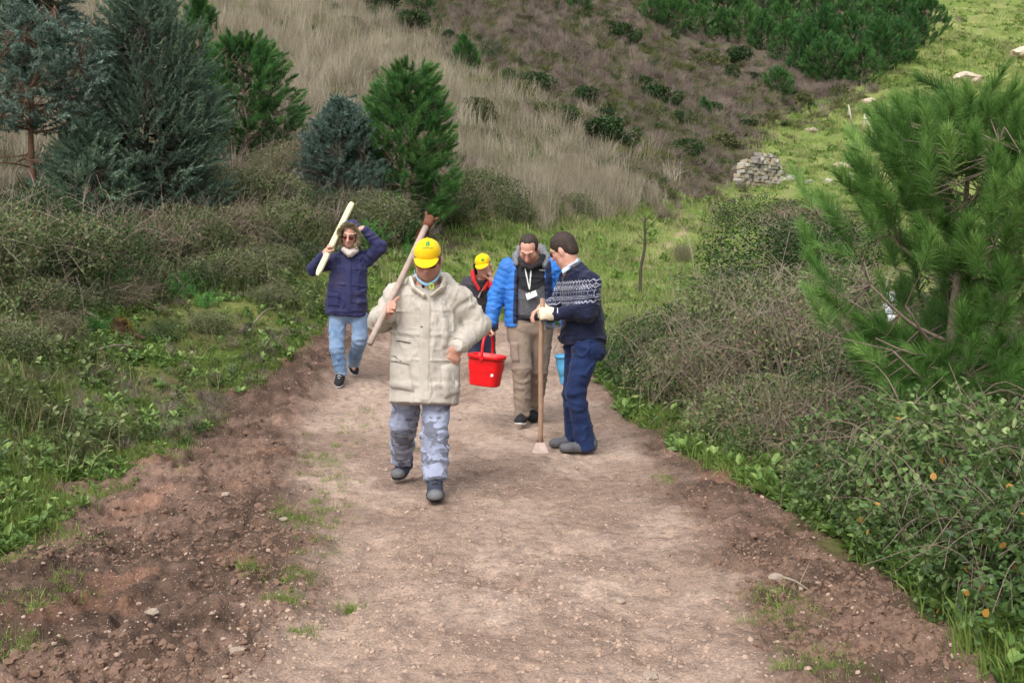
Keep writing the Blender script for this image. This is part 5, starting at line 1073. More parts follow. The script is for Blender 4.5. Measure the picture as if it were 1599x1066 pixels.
M_STEEL = plain('worn_steel', S(150, 132, 122), .45, 20, .25, .3, .003, metal=.4)
def body_limbs(F, J, arms, legs, tr=.105):
    """the figure's own flesh under the clothes: one continuous form"""
    F.limb([J['pelvis'], J['belly'], J['chest'], J['neck']], [(.115, .075), (.115, .08), (.13, .085), (.06, .06)], J.get('side'), k=.05)
    for a in arms:
        sh, el, wr = a; F.cone(J['chest'] * .35 + J['neck'] * .65, sh, .055, .055, k=.05); F.limb([sh, el, wr], [.048, .04, .028], k=.02)
    for l in legs:
        hp, kn, an, to = l; F.cone(J['pelvis'], hp, .07, .068, k=.03); F.limb([hp, kn, an], [.068, .042, .03], k=.02); F.cone(an - [0, 0, .02], an * .62 + to * .38 - [0, 0, .02], .024, .02, k=.015)
def box_of(pts, m): P = np.array(pts); return P.min(0) - m, P.max(0) + m
# ================================================================== front man: beige parka, yellow cap
def front_man():
    foot = np.array([-.82 * 1.0, 7.05, 0.0]); foot[0] = at(660, 770, 7.05)[0]; p = Person(7.08, tuple(foot), 'man in a beige parka, yellow cap and grey camouflage trousers carrying a mattock'); W = p.W
    neck = W(667, 450, .02); chest = W(666, 490, .0); belly = W(664, 550, 0); pel = W(660, 600, 0)
    shA, elA, wrA = W(620, 462, .03), W(594, 500, .06), W(604, 491, -.17); shB, elB, wrB = W(716, 467, .02), W(748, 508, .05), W(714, 543, -.13)
    hpA, knA, anA = W(637, 605, .05), W(630, 662, .1), W(627, 722, .42); hpB, knB, anB = W(682, 605, .03), W(679, 680, -.13), W(680, 752, -.22)
    toA, toB = W(621, 745, .3), W(680, 783, -.36)
    J = dict(pelvis=pel, belly=belly, chest=chest, neck=neck)
    lo, hi = box_of([shA, elA, wrA, elB, wrB, toA, toB, W(668, 360, -.2), anA], .16); F = Field(lo, hi, .0055)
    body_limbs(F, J, [(shA, elA, wrA), (shB, elB, wrB)], [(hpA, knA, anA, toA), (hpB, knB, anB, toB)])
    hc = W(668, 404, -.06); p.head(F, hc, (-.03, -1, -.4), sc_=1.04, neck=neck, nr=.062)
    p.hand(F, wrA, (.22, -.75, .62), (.95, .15, -.1), (0, -.3, 1), (75, 80, 50), 1.05, 40); p.hand(F, wrB, (-.35, .12, -.9), (-.2, .95, 0), (-1, -.2, 0), (12, 18, 14), 1.0, 20)
    p.build('body', F, M_SKIN, col=p.skin_col((198, 146, 126), .12), dec=.3)
    # jacket
    F = Field(*box_of([shA, elA, wrA, elB, wrB, W(612, 630, .2), W(718, 640, -.2), W(668, 430)], .17), .0075)
    st = [(667, 449, .02, .08, .078), (667, 462, .012, .15, .112), (667, 487, 0, .208, .145), (666, 520, 0, .222, .165), (664, 560, -.01, .222, .172), (663, 600, -.015, .222, .175), (662, 628, -.03, .226, .19)]
    for a, b in zip(st[:-1], st[1:]): F.cone(W(*a[:3]), W(*b[:3]), a[3:], b[3:], None, .02, .03)
    F.cone(W(645, 462, .02), shA, .08, .08, k=.06); F.cone(W(690, 463, .02), shB, .08, .08, k=.06)
    F.limb([shA, elA, wrA + (elA - wrA) * .14], [.082, .08, .058], k=.03); F.limb([shB, elB, wrB + (elB - wrB) * .12], [.082, .078, .056], k=.03)
    F.plane(W(662, 636, 0), (.02, .05, -1), .01)
    sA = limb_fold([shA, elA, wrA], 95, .006, 5); sB = limb_fold([shB, elB, wrB], 95, .007, 6); base = arc_fold(7, .011, 9, (1.5, 1.5, .4)); base2 = arc_fold(6, .006, 10, (.8, .8, 1.4))
    def fold(V, N):
        a, ba, _ = sA(V, N); b, bb, _ = sB(V, N); return base(V, N) + .7 * base2(V, N) + np.where(ba < .11, a, 0) + np.where(bb < .11, b, 0)
    jk = p.build('jacket', F, M_BEIGE, fold)
    # collar, rolled hood
    F = Field(*box_of([W(620, 420, -.2), W(720, 470, .25)], .05), .006)
    for s_ in (-1, 1):
        F.limb([W(668 + s_ * 6, 462, -.13), W(668 + s_ * 22, 450, -.1), W(668 + s_ * 26, 440, .0), W(668 + s_ * 16, 434, .1)], [(.011, .024), (.013, .03), (.015, .034), (.016, .034)], (0, 0, 1) if False else None, k=.012)
    p.build('collar', F, M_BEIGE2, arc_fold(14, .004, 3), jk)
    F = Field(*box_of([W(610, 405, -.1), W(725, 470, .35)], .05), .0075); F.limb([W(634, 450, .06), W(645, 440, .14), W(668, 436, .18), W(694, 438, .15), W(710, 449, .05)], [.026, .04, .045, .044, .034], k=.03); p.build('hood', F, M_BEIGE, arc_fold(9, .012, 4), jk)
    p.patch('placket', 'jacket', [(655, 452), (674, 452), (671, 636), (653, 634)], .011, M_BEIGE, 8, 40, jk, .2)
    for nm, q, th in (('pocket', [(611, 556), (643, 566), (648, 614), (608, 606)], .022), ('pocket', [(688, 570), (717, 562), (717, 616), (692, 624)], .022), ('pocket_flap', [(612, 553), (642, 562), (642, 570), (611, 562)], .03), ('chest_pocket', [(688, 495), (700, 495), (699, 545), (689, 545)], .01), ('pocket_flap', [(618, 524), (643, 529), (643, 536), (618, 531)], .01)): p.patch(nm, 'jacket', q, th, M_BEIGE, 12, 14, jk, .14)
    for q in ([(626, 568), (628, 568), (629, 606), (627, 606)], [(703, 572), (705, 572), (707, 616), (705, 616)]): p.patch('pleat', 'jacket', q, .026, M_BEIGE2, 4, 10, jk, .3)
    p.patch('pocket_opening', 'jacket', [(620, 530), (641, 534), (641, 536), (620, 532)], .006, M_DKBTN, 8, 4, jk, 0)
    p.patch('snap', 'jacket', [(658.5, 445), (663.5, 445), (663.5, 450), (658.5, 450)], .022, M_DKBTN, 5, 5, jk, .3); p.patch('snap', 'jacket', [(657, 509), (661, 509), (661, 512), (657, 512)], .016, M_DKBTN, 5, 5, jk, .3)
    for w, r in ((wrA, .055), (wrB, .054)):
        G = Geo(); e = elA if w is wrA else elB; d = unit(w - e); c = w - d * .035; u = unit(np.cross(d, [.2, .3, .9])); v = np.cross(d, u); a = np.linspace(0, 6.283, 15); G.tube(np.array([c + (u * math.cos(t) + v * math.sin(t)) * r for t in a]), .008, 5); p.geo('cuff', G, M_BEIGE, jk)
    # trousers
    F = Field(*box_of([hpA, knA, anA, hpB, knB, anB, pel], .14), .0075)
    F.limb([W(646, 590, .03), hpA, knA, anA + (knA - anA) * .1], [.1, .1, .085, .068], k=.04, cap=.03); F.limb([W(674, 590, .0), hpB, knB, anB + (knB - anB) * .06], [.1, .1, .087, .078], k=.04, cap=.03)
    fa = limb_fold([knA, anA], 85, .006, 15); fb = limb_fold([knB, anB], 80, .006, 16); b3 = arc_fold(8, .011, 19, (1, 1, .9))
    p.build('trousers', F, M_CAMO, lambda V, N: b3(V, N) + np.where(fa(V, N)[1] < .12, fa(V, N)[0], 0) + np.where(fb(V, N)[1] < .12, fb(V, N)[0], 0))
    # boots
    for an, (hx, hy, hd), (tx, ty, td), lift in ((anA, (638, 728, .5), (618, 750, .28), 0), (anB, (679, 770, -.18), (680, 787, -.42), 0)):
        h = W(hx, hy, hd); t = W(tx, ty, td); h[2] = .045 if an is anA else .03; t[2] = .004 if an is anA else .012
        o, G = p.shoe(h, t, 0, M_BOOT, M_RUB, an, .052, .13, 'boot'); p.geo('lace', G, M_LIME if False else M_DKBTN, o)
        F = Field(*box_of([h, t], .12), .006); f = unit(t - h); F.ell(t - f * .045 + [0, 0, .036], (.052, .058, .04), None); F.plane(t + [0, 0, .02], (0, 0, -1)); F.plane(t - f * .075, -f, .008); p.build('toe_cap', F, M_BOOTT, parent=o)
    cap = p.cap_hat(M_YEL)
    p.patch('cap_logo', 'cap_crown', [(664.5, 376), (671.5, 376), (671.5, 384.5), (664.5, 384.5)], .003, M_GRN, 20, 20, cap, 0, lambda u, v: ((u - .42) / .45) ** 2 + ((v - .62) / .38) ** 2 < 1 and not (((u - .45) / .2) ** 2 + ((v - .68) / .13) ** 2 < 1 and u < .6) or (.55 < u < .9 and .05 < v < .8 and abs((u - .72) - .1 * (v - .4)) < .14), .002)
    p.patch('cap_lettering', 'cap_crown', [(660, 386.5), (676, 386.5), (676, 388), (660, 388)], .003, M_GRN, 36, 4, cap, 0, lambda u, v: (u * 13) % 1 < .62, .002)
    p.shades(M_LENSD, M_FRAME)
    # mask pulled under the chin
    G = Geo(); L = p.hp
    for k, (z0, y0) in enumerate(((-.098, .085), (-.112, .075), (-.124, .058))):
        pass
    pts = np.array([L(-.083, .03, -.05), L(-.072, .06, -.075), L(-.045, .085, -.1), L(0, .1, -.117), L(.045, .085, -.1), L(.072, .06, -.075), L(.083, .03, -.05)])
    c = spline(pts, 4); dn = -p.hf[1][:, 2] * .7 + p.hf[1][:, 1] * .2; V = np.vstack([c + p.hf[1][:, 1] * .006, c + dn * .012 + p.hf[1][:, 1] * .012, c + dn * .03]); n = len(c); i = np.arange(n - 1)
    Fq = np.concatenate([np.stack([i + r * n, i + 1 + r * n, i + 1 + (r + 1) * n, i + (r + 1) * n], 1) for r in range(2)]); G._add(V, Fq, .5); p.geo('face_mask', G, M_MASK)
    G = Geo(); c = W(674, 447, -.15); a = np.linspace(0, 6.283, 13); G.tube(np.array([c + [math.cos(t) * .012, 0, math.sin(t) * .017] for t in a]), .0042, 5); p.geo('lime_ring', G, M_LIME)
    F = Field(*box_of([hc], .16), .0055); c, Rm, k = p.hf; F.ell(L(0, -.012, .005), np.array([.084, .1, .075]) * k, Rm); F.plane(L(0, .012, 0), Rm[:, 1]); F.plane(L(0, 0, .04), Rm[:, 2]); F.plane(L(0, 0, -.05), -Rm[:, 2]); p.build('hair', F, M_HAIRG, arc_fold(40, .004, 3))
    return p, wrA
P1, _w = front_man()
def mattock():
    D = 7.08; a = at(577, 537, D - .40); b = at(669, 347, D + .34); G = Geo(); c = np.array([a + (b - a) * k + np.array([0, 0, .004 * math.sin(k * 9)]) for k in np.linspace(0, 1, 12)]); e = empty('mattock', tuple(a)); G.tube(c - a, np.linspace(.0195, .021, 12), 10, .5, 0, .015)
    link('handle', G.mesh('handle', [M_WOODG], True), e); d = unit(b - a); sd = unit(np.cross(d, [0, 1, 0.2])); n = np.cross(sd, d); G = Geo(); q = b - a
    G.tube(np.array([q - d * .05, q - d * .01, q + d * .03, q + d * .045]), [.03, .034, .034, .028], 10)
    for s_, bend in ((1, .5), (-1, .2)):
        t = [q + sd * .015 * s_ + d * .02, q + sd * .03 * s_ + d * .04, q + sd * .045 * s_ + d * .075]; G.tube(spline(t, 3), np.linspace(.014, .008, 7), 6)
    link('iron_head', G.mesh('iron_head', [M_RUST], True), e); G = Geo(); G.leaves(np.array([q - d * .02 + n * .02]), np.array([unit(n * .8 - d * .6)]), np.array([d]), .16, .09, .5); V = G.V[0]; G.V.append(V + d * .008); G.F4.append(np.array([[7, 6, 5, 4]])); G.T.append(G.T[0]); G.O.append(G.O[0]); G.m4.append(np.zeros(1))
    for k in range(4): G.F4.append(np.array([[k, 4 + k, 4 + (k + 1) % 4, (k + 1) % 4]])); G.m4.append(np.zeros(1))
    link('blade', G.mesh('blade', [M_RUST]), e); tag(e, 'wooden-handled mattock with rusty iron head over the front man\'s shoulder', 'tool')
mattock()
# ================================================================== man in the navy parka with a timber post on his shoulder
def navy_man():
    g0 = ground(531, 597); p = Person(float(g0[1]), tuple(g0), 'man in a navy parka with fur hood, jeans and red sunglasses carrying a pale post'); W = p.W
    neck = W(546, 396, .03); chest = W(544, 420, .03); belly = W(542, 455, .02); pel = W(543, 488, .02)
    shA, elA, wrA = W(519, 408, .05), W(489, 420, .02), W(508, 394, -.16); shB, elB, wrB = W(573, 404, .05), W(594, 386, -.02), W(568, 357, -.05)
    hpA, knA, anA = W(527, 490, .03), W(526, 543, -.06), W(533, 584, -.02); hpB, knB, anB = W(560, 490, .02), W(562, 530, .0), W(552, 566, .3)
    toA, toB = W(529, 597, -.12), W(554, 584, .2); J = dict(pelvis=pel, belly=belly, chest=chest, neck=neck)
    F = Field(*box_of([shA, elA, wrA, elB, wrB, toA, toB, W(550, 330, -.15), anB, anA], .14), .006)
    body_limbs(F, J, [(shA, elA, wrA), (shB, elB, wrB)], [(hpA, knA, anA, toA), (hpB, knB, anB, toB)])
    hc = W(547, 367, -.03); p.head(F, hc, (-.12, -1, -.3), (.1, 0, 1), 1.0, neck)
    p.hand(F, wrA, (.45, -.25, .75), (.6, .3, -.55), (.3, -.9, .2), (60, 70, 45), 1.0, 35); p.hand(F, wrB, (-.85, -.05, .12), (0, .25, -.9), (0, -1, .0), (22, 30, 20), 1.0, 20)
    p.build('body', F, M_SKIN, col=p.skin_col((208, 160, 140), .4), dec=.3)
    F = Field(*box_of([shA, elA, wrA, elB, wrB, W(508, 495, .2), W(575, 495, -.2), W(547, 390)], .15), .0085)
    st = [(546, 396, .03, .08, .08), (546, 404, .03, .15, .1), (545, 420, .02, .195, .13), (543, 445, .01, .205, .145), (541, 470, .0, .212, .15), (540, 491, 0, .222, .15)]
    for a, b in zip(st[:-1], st[1:]): F.cone(W(*a[:3]), W(*b[:3]), a[3:], b[3:], None, .02, .03)
    F.cone(W(532, 404, .04), shA, .075, .075, k=.04); F.cone(W(560, 402, .04), shB, .08, .078, k=.05); F.limb([shA, elA, wrA + (elA - wrA) * .14], [.076, .068, .05], k=.025); F.limb([shB, elB, wrB + (elB - wrB) * .12], [.08, .07, .052], k=.025)
    F.plane(W(541, 494, 0), (-.04, .03, -1), .01); sA = limb_fold([shA, elA, wrA], 85, .006, 5); sB = limb_fold([shB, elB, wrB], 85, .007, 6); b1 = arc_fold(8, .008, 29, (1.2, 1.2, .6)); b2 = arc_fold(6, .008, 30, (.6, .6, 1.8))
    def fold(V, N):
        a, ba, _ = sA(V, N); b, bb, _ = sB(V, N); return b1(V, N) + .7 * b2(V, N) + np.where(ba < .1, a, 0) + np.where(bb < .1, b, 0)
    jk = p.build('parka', F, M_NAVY, fold)
    for nm, q, th in (('placket', [(540, 408), (549, 408), (549, 494), (539, 495)], .012), ('pocket', [(510, 459), (531, 462), (531, 480), (510, 478)], .016), ('pocket', [(554, 458), (571, 453), (573, 474), (556, 478)], .016), ('pocket_flap', [(510, 456), (532, 459), (532, 466), (510, 463)], .024), ('pocket_flap', [(553, 456), (571, 450), (572, 457), (553, 463)], .024), ('waist_band', [(509, 484), (574, 481), (575, 486), (509, 489)], .008), ('chest_pocket', [(558, 412), (566, 410), (568, 428), (561, 430)], .008)): p.patch(nm, 'parka', q, th, M_NAVY, 12, 14, jk, .16)
    # hood and its fur edge
    L = p.hp; c, Rm, k = p.hf; F = Field(*box_of([hc], .26), .0075); F.ell(L(0, -.03, .02), (.118, .135, .135), Rm); F.cone(L(0, -.06, -.08), W(546, 402, .06), .1, .13, k=.04); F.ell(L(0, .06, -.005), (.088, .16, .112), Rm, .015, True); F.plane(L(0, .065, 0), Rm[:, 1], .015); hd = p.build('hood', F, M_NAVY, arc_fold(9, .008, 7), jk)
    g = np.random.default_rng(5); n = 1500; a = g.uniform(0, 6.283, n); ring = np.array([L(math.cos(t) * .1, .06, .0 + math.sin(t) * .122 - .005) for t in a]); out = np.array([Rm @ np.array([math.cos(t), 0, math.sin(t)]) for t in a]); G = Geo(); B = ring + g.normal(size=(n, 3)) * .008
    G.blades(B, B + unit(out * .75 + Rm[:, 1] * .6 + g.normal(size=(n, 3)) * .5) * .045, .012, np.clip(g.normal(.5, .2, n), 0, 1)); p.geo('fur_trim', G, M_FUR, hd, False)
    F = Field(*box_of([W(546, 392)], .16), .007); F.limb([W(537, 390, -.07), W(546, 396, -.1), W(556, 391, -.06)], [.03, .036, .03], k=.02); p.build('scarf', F, M_SCARF, arc_fold(18, .006, 3))
    p.shades(M_LENS, M_FRAME)
    F = Field(*box_of([hpA, knA, anA, hpB, knB, anB, pel], .13), .0085); F.limb([W(534, 480, .02), hpA, knA, anA], [.1, .098, .077, .066], k=.04, cap=.03); F.limb([W(553, 480, .02), hpB, knB, anB - (knB - anB) * .06], [.1, .098, .078, .064], k=.04, cap=.03)
    fa = limb_fold([knA, anA], 85, .006, 15); fb = limb_fold([knB, anB], 80, .006, 16); F.ell(W(543, 490, .02), (.15, .115, .09), None, .04); b3 = arc_fold(8, .009, 19, (1, 1, .9)); p.build('jeans', F, M_JEANL, lambda V, N: b3(V, N) + np.where(fa(V, N)[1] < .12, fa(V, N)[0], 0) + np.where(fb(V, N)[1] < .12, fb(V, N)[0], 0))
    gz = lambda q: H(q[0], q[1])[0]
    h = W(533, 592, .04); t = W(528, 601, -.2); h[2] = gz(h) + .012; t[2] = gz(t) + .012; o, G = p.shoe(h, t, 0, M_BLKSH, M_WSOLE, anA, .046, .1); p.geo('lace', G, M_WSOLE, o)
    h = W(546, 568, .44); t = W(555, 587, .28); o, G = p.shoe(h, t, 0, M_BLKSH, M_WSOLE, anB, .046, .1); p.geo('lace', G, M_WSOLE, o)
    return p
P2 = navy_man()
def timber():
    D = P2.D; a = at(495, 430, D - .3); b = at(550, 317, D + .1); e = empty('wooden_post', tuple(a)); G = Geo(); d = unit(b - a); sd = unit(np.cross(d, [0, 1, 0])); n = np.cross(sd, d); L = np.linalg.norm(b - a); rings = []
    for t, w in ((0, .5), (.05, .9), (.09, 1), (.5, 1), (.93, 1), (.97, .95), (1, .7)):
        r = .029 * w; rings.append([d * L * t + sd * r * x + n * r * y for x, y in ((1, .6), (.6, 1), (-.6, 1), (-1, .6), (-1, -.6), (-.6, -1), (.6, -1), (1, -.6))])
    V = np.array(rings).reshape(-1, 3); i = np.arange(6)[:, None] * 8; k = np.arange(8)[None]; k2 = (k + 1) % 8; G._add(V, np.stack([i + k, i + k2, i + 8 + k2, i + 8 + k], -1).reshape(-1, 4), .5); G.F4.append(np.array([[0, 1, 2, 3], [0, 3, 4, 7], [7, 4, 5, 6], [48, 51, 50, 49], [48, 55, 52, 51], [55, 54, 53, 52]])); G.m4.append(np.zeros(6))
    link('timber', G.mesh('timber', [M_PALEW]), e); tag(e, 'pale peeled timber post held over the navy-parka man\'s shoulder', 'post')
timber()
# ================================================================== stooping man with phone, behind
def phone_man():
    g0 = ground(752, 592); p = Person(float(g0[1]), tuple(g0), 'man in a charcoal and red jacket and yellow cap talking on a phone'); W = p.W
    neck = W(752, 434, -.02); chest = W(751, 452, .06); belly = W(750, 484, .18); pel = W(749, 508, .26)
    shA, elA, wrA = W(731, 441, .04), W(724, 476, .0), W(737, 503, -.12); shB, elB, wrB = W(776, 442, .04), W(782, 470, -.1), W(768, 439, -.14)
    hpA, knA, anA = W(739, 510, .26), W(742, 552, .1), W(743, 588, .12); hpB, knB, anB = W(760, 510, .26), W(762, 552, .22), W(760, 584, .5); toA = W(742, 595, -.06); toB = W(760, 592, .36)
    J = dict(pelvis=pel, belly=belly, chest=chest, neck=neck); F = Field(*box_of([shA, elA, wrA, elB, wrB, toA, toB, W(755, 385, -.2), anB], .14), .006); body_limbs(F, J, [(shA, elA, wrA), (shB, elB, wrB)], [(hpA, knA, anA, toA), (hpB, knB, anB, toB)])
    hc = W(755, 414, -.12); p.head(F, hc, (-.16, -1, -.3), (-.12, 0, 1), 1.0, neck); p.hand(F, wrB, (-.15, -.15, .95), (-.9, .3, 0), (0, -1, 0), (30, 45, 35), 1.0, 25); p.hand(F, wrA, (.2, -.2, -.9), (.9, .2, 0), (0, -1, 0), (25, 30, 25))
    b = p.build('body', F, M_SKIN, col=p.skin_col((214, 164, 144), .3), dec=.3); p.eyes(b)
    F = Field(*box_of([shA, elA, wrA, elB, wrB, pel, W(752, 425)], .17), .0085); st = [(752, 434, -.02, .085, .08), (752, 441, .0, .16, .1), (751, 456, .06, .2, .13), (750, 482, .16, .205, .14), (749, 512, .26, .21, .14)]
    for a, c in zip(st[:-1], st[1:]): F.cone(W(*a[:3]), W(*c[:3]), a[3:], c[3:], None, .02, .03)
    F.limb([shA, elA, wrA + (elA - wrA) * .1], [.076, .066, .05], k=.025); F.limb([shB, elB, wrB + (elB - wrB) * .15], [.076, .066, .05], k=.025); jk = p.build('jacket', F, M_CHAR, arc_fold(8, .009, 39, (1, 1, .7)))
    F = Field(*box_of([W(735, 425, -.2), W(775, 460, .1)], .08), .006)
    for s_ in (-1, 1): F.limb([W(752 + s_ * 4, 452, -.15), W(752 + s_ * 12, 438, -.12), W(752 + s_ * 14, 426, -.03), W(752 + s_ * 9, 422, .06)], [(.018, .03), (.022, .036), (.022, .036), (.02, .03)], k=.012)
    p.build('red_collar', F, M_RED, arc_fold(14, .004, 3), jk); p.patch('black_shirt', 'jacket', [(748, 440), (757, 440), (754, 466), (751, 466)], .012, M_BLACK, 8, 10, jk); p.patch('red_cuff', 'jacket', [(760, 440), (773, 437), (775, 452), (765, 455)], .012, M_RED, 8, 8, jk)
    p.patch('bag_strap', 'jacket', [(754, 446), (757, 447), (748, 466), (745, 465)], .014, M_SCARF, 4, 12, jk)
    F = Field(*box_of([hpA, knA, anA, hpB, knB, anB, pel], .13), .0085); F.limb([pel, hpA, knA, anA], [.1, .1, .078, .064], k=.04, cap=.04); F.limb([pel, hpB, knB, anB], [.1, .1, .078, .064], k=.04, cap=.04); p.build('trousers', F, M_DKTR, arc_fold(8, .009, 49))
    gz = lambda q: H(q[0], q[1])[0]
    for an, (hx, hd), (tx, td) in ((anA, (744, .18), (741, -.08)), (anB, (760, .58), (760, .34))):
        h = W(hx, 594, hd); t = W(tx, 600, td); h[2] = gz(h) + .012; t[2] = gz(t) + .012; o, G = p.shoe(h, t, 0, M_BLKSH, M_RUB, an)
    cap = p.cap_hat(M_YEL); p.patch('cap_logo', 'cap_crown', [(751, 403), (756, 403), (756, 408), (751, 408)], .004, M_GRN, 10, 10, cap, 0, lambda u, v: (u - .5) ** 2 + (v - .5) ** 2 < .2, .002)
    L = p.hp; F = Field(*box_of([hc], .16), .006); c, Rm, k = p.hf; F.ell(L(0, -.014, .005), np.array([.082, .098, .075]), Rm); F.plane(L(0, .008, 0), Rm[:, 1]); F.plane(L(0, 0, .04), Rm[:, 2]); F.plane(L(0, 0, -.05), -Rm[:, 2]); p.build('hair', F, M_HAIR, arc_fold(40, .004, 3))
    ph = W(763.5, 424, -.2); G = Geo(); q = L(.094, .03, -.03); G.sticks((q - Rm[:, 2] * .06)[None], (q + Rm[:, 2] * .06)[None], .02, .02); p2 = empty('mobile_phone', tuple(q)); G.V = [v - q for v in G.V]; link('phone_case', G.mesh('phone_case', [M_FRAME]), p2); tag(p2, 'dark mobile phone held to the ear of the charcoal-jacket man', 'phone')
phone_man()
# ================================================================== man in the bright blue puffer jacket
def blue_man():
    g0 = ground(824, 664); p = Person(float(g0[1]), tuple(g0), 'man in an open bright blue padded jacket looking down, holding two buckets'); W = p.W
    neck = W(829, 410, .0); chest = W(828, 430, .02); belly = W(828, 470, .03); pel = W(828, 508, .04)
    shA, elA, wrA = W(795, 416, .03), W(775, 462, .05), W(765, 506, -.02); shB, elB, wrB = W(863, 416, .03), W(880, 462, .1), W(884, 508, .02)
    hpA, knA, anA = W(811, 512, .03), W(815, 575, -.06), W(815, 645, -.05); hpB, knB, anB = W(846, 512, .05), W(841, 578, .12), W(835, 640, .3); toA = W(812, 665, -.2); toB = W(831, 662, .14)
    J = dict(pelvis=pel, belly=belly, chest=chest, neck=neck); F = Field(*box_of([shA, elA, wrA, elB, wrB, toA, toB, W(826, 355, -.25), anB, W(760, 530, 0)], .13), .0058); body_limbs(F, J, [(shA, elA, wrA), (shB, elB, wrB)], [(hpA, knA, anA, toA), (hpB, knB, anB, toB)])
    hc = W(826, 388, -.1); p.head(F, hc, (-.2, -.75, -.72), (-.04, -.5, 1), 1.03, neck, .064); p.hand(F, wrA, (-.12, -.12, -.95), (.85, -.2, -.1), (.1, -1, -.1), (45, 75, 55), 1.0, 35); p.hand(F, wrB, (0, -.1, -.95), (-.9, .1, 0), (0, -1, 0), (45, 75, 55), 1.0, 35)
    b = p.build('body', F, M_SKIN, col=p.skin_col((216, 164, 142), .35), dec=.3); p.eyes(b)
    # sweatshirt
    F = Field(*box_of([W(790, 400, -.2), W(866, 515, .2)], .08), .0075); st = [(829, 408, .01, .075, .075), (829, 416, .02, .14, .1), (828, 432, .02, .175, .12), (828, 465, .02, .178, .13), (828, 497, .03, .178, .13)]
    for a, c in zip(st[:-1], st[1:]): F.cone(W(*a[:3]), W(*c[:3]), a[3:], c[3:], None, .02, .03)
    sw = p.build('sweatshirt', F, M_BLACK, arc_fold(8, .007, 59, (1, 1, .8))); p.patch('grey_panel', 'sweatshirt', [(803, 443), (856, 441), (856, 497), (803, 499)], .004, M_HEATH, 26, 24, sw, .03, lambda u, v: v > .28 - .5 * abs(u - .45), .001)
    p.patch('grey_hem', 'sweatshirt', [(803, 490), (856, 489), (856, 500), (803, 501)], .01, M_BLACK, 20, 5, sw, .1)
    F = Field(*box_of([W(795, 380, -.2), W(865, 430, .3)], .05), .0065); F.limb([W(806, 412, -.05), W(806, 400, .03), W(814, 390, .12), W(829, 387, .16), W(846, 390, .12), W(853, 402, .03), W(850, 414, -.06)], [.026, .034, .042, .044, .042, .034, .026], k=.03); p.build('hood', F, M_HOOD, arc_fold(12, .008, 8), sw)
    F = Field(*box_of([W(806, 395, -.2), W(850, 425, .1)], .06), .0065); F.limb([W(812, 404, -.04), W(818, 414, -.1), W(829, 418, -.12), W(842, 412, -.1), W(848, 400, -.03)], [.024, .022, .018, .022, .024], k=.02); p.build('neckline', F, M_BLACK, None, sw)
    # the padded jacket, open in front
    F = Field(*box_of([shA, elA, wrA, elB, wrB, W(783, 515, .25), W(872, 515, -.25), W(828, 395)], .12), .0075); st = [(829, 402, .04, .1, .08), (829, 411, .04, .18, .115), (828, 432, .03, .225, .15), (827, 465, .03, .226, .16), (827, 508, .04, .226, .165)]
    for a, c in zip(st[:-1], st[1:]): F.cone(W(*a[:3]), W(*c[:3]), a[3:], c[3:], None, .02, .03)
    F.cone(W(812, 412, .03), shA, .085, .085, k=.04); F.cone(W(846, 412, .03), shB, .085, .085, k=.04); F.limb([shA, elA, wrA + (elA - wrA) * .06], [.088, .08, .058], k=.02); F.limb([shB, elB, wrB + (elB - wrB) * .06], [.088, .08, .058], k=.02)
    def wedge(P):
        px = pix(P); l = np.interp(px[..., 1], [395, 420, 460, 512], [812, 808, 808, 806]); r = np.interp(px[..., 1], [395, 420, 460, 512], [842, 849, 852, 853]); return np.maximum(np.maximum(l - px[..., 0], px[..., 0] - r) / 174., P[..., 1] - (p.D + .1))
    F.put(wedge, *box_of([W(795, 380, -.35), W(865, 525, .12)], 0), .012, True)
    F.put(lambda P: np.maximum(np.sqrt(((P[..., 0] - W(828, 450)[0]) / .176) ** 2 + ((P[..., 1] - p.D - .03) / .13) ** 2) - 1, 0 * P[..., 0] - 1) * .12, *box_of([W(795, 400, -.2), W(862, 525, .2)], 0), .01, True)
    sA = limb_fold([shA, elA, wrA], 1, 0, 5); sB = limb_fold([shB, elB, wrB], 1, 0, 6)
    cr = arc_fold(9, .007, 33, (.8, .8, 1.6))
    def quilt(V, N):
        _, ba, pa = sA(V, N); _, bb, pb = sB(V, N); z = V[:, 2] + .03 * fbm(V, 4, 2, 3); pos = np.where(ba < .1, pa * 1.05, np.where(bb < .1, pb * 1.05, z)); return .0095 * (.7 + .5 * fbm(V, 6, 2, 8)) * (np.abs(np.sin(pos * math.pi / .055)) ** .6 - .8) + .005 * fbm(V, 18, 2, 9) + cr(V, N)
    jk = p.build('jacket', F, M_BLUE, quilt)
    p.patch('lining', 'jacket', [(803, 418), (808.5, 418), (808, 508), (800, 508)], .008, M_LINING, 6, 40, jk, .2); p.patch('lining', 'jacket', [(849, 405), (861, 405), (864, 490), (852, 505)], .01, M_LINING, 8, 40, jk, .15); p.patch('zip_edge', 'jacket', [(862, 412), (864, 412), (867, 480), (865, 480)], .016, M_BLUE, 4, 30, jk, .3)
    # lanyard and badge
    for q in ([(816.5, 409), (819.3, 409), (828, 453), (825.5, 453)], [(828.5, 415), (831.2, 415), (828, 453), (825.6, 453)]): p.patch('lanyard', 'sweatshirt', q, .012, M_WHITE, 4, 26, None, .2)
    c4 = [W(820.4, 459, -.15), W(836.7, 453, -.15), W(839.2, 461.3, -.155), W(823.5, 468.4, -.155)]; V = np.array(c4 + [q + [0, .003, 0] for q in c4]); G = Geo(); G._add(V, np.array([[3, 2, 1, 0], [4, 5, 6, 7], [0, 1, 5, 4], [1, 2, 6, 5], [2, 3, 7, 6], [3, 0, 4, 7]]), .5); bd = p.geo('name_badge', G, M_CARD, None, False)
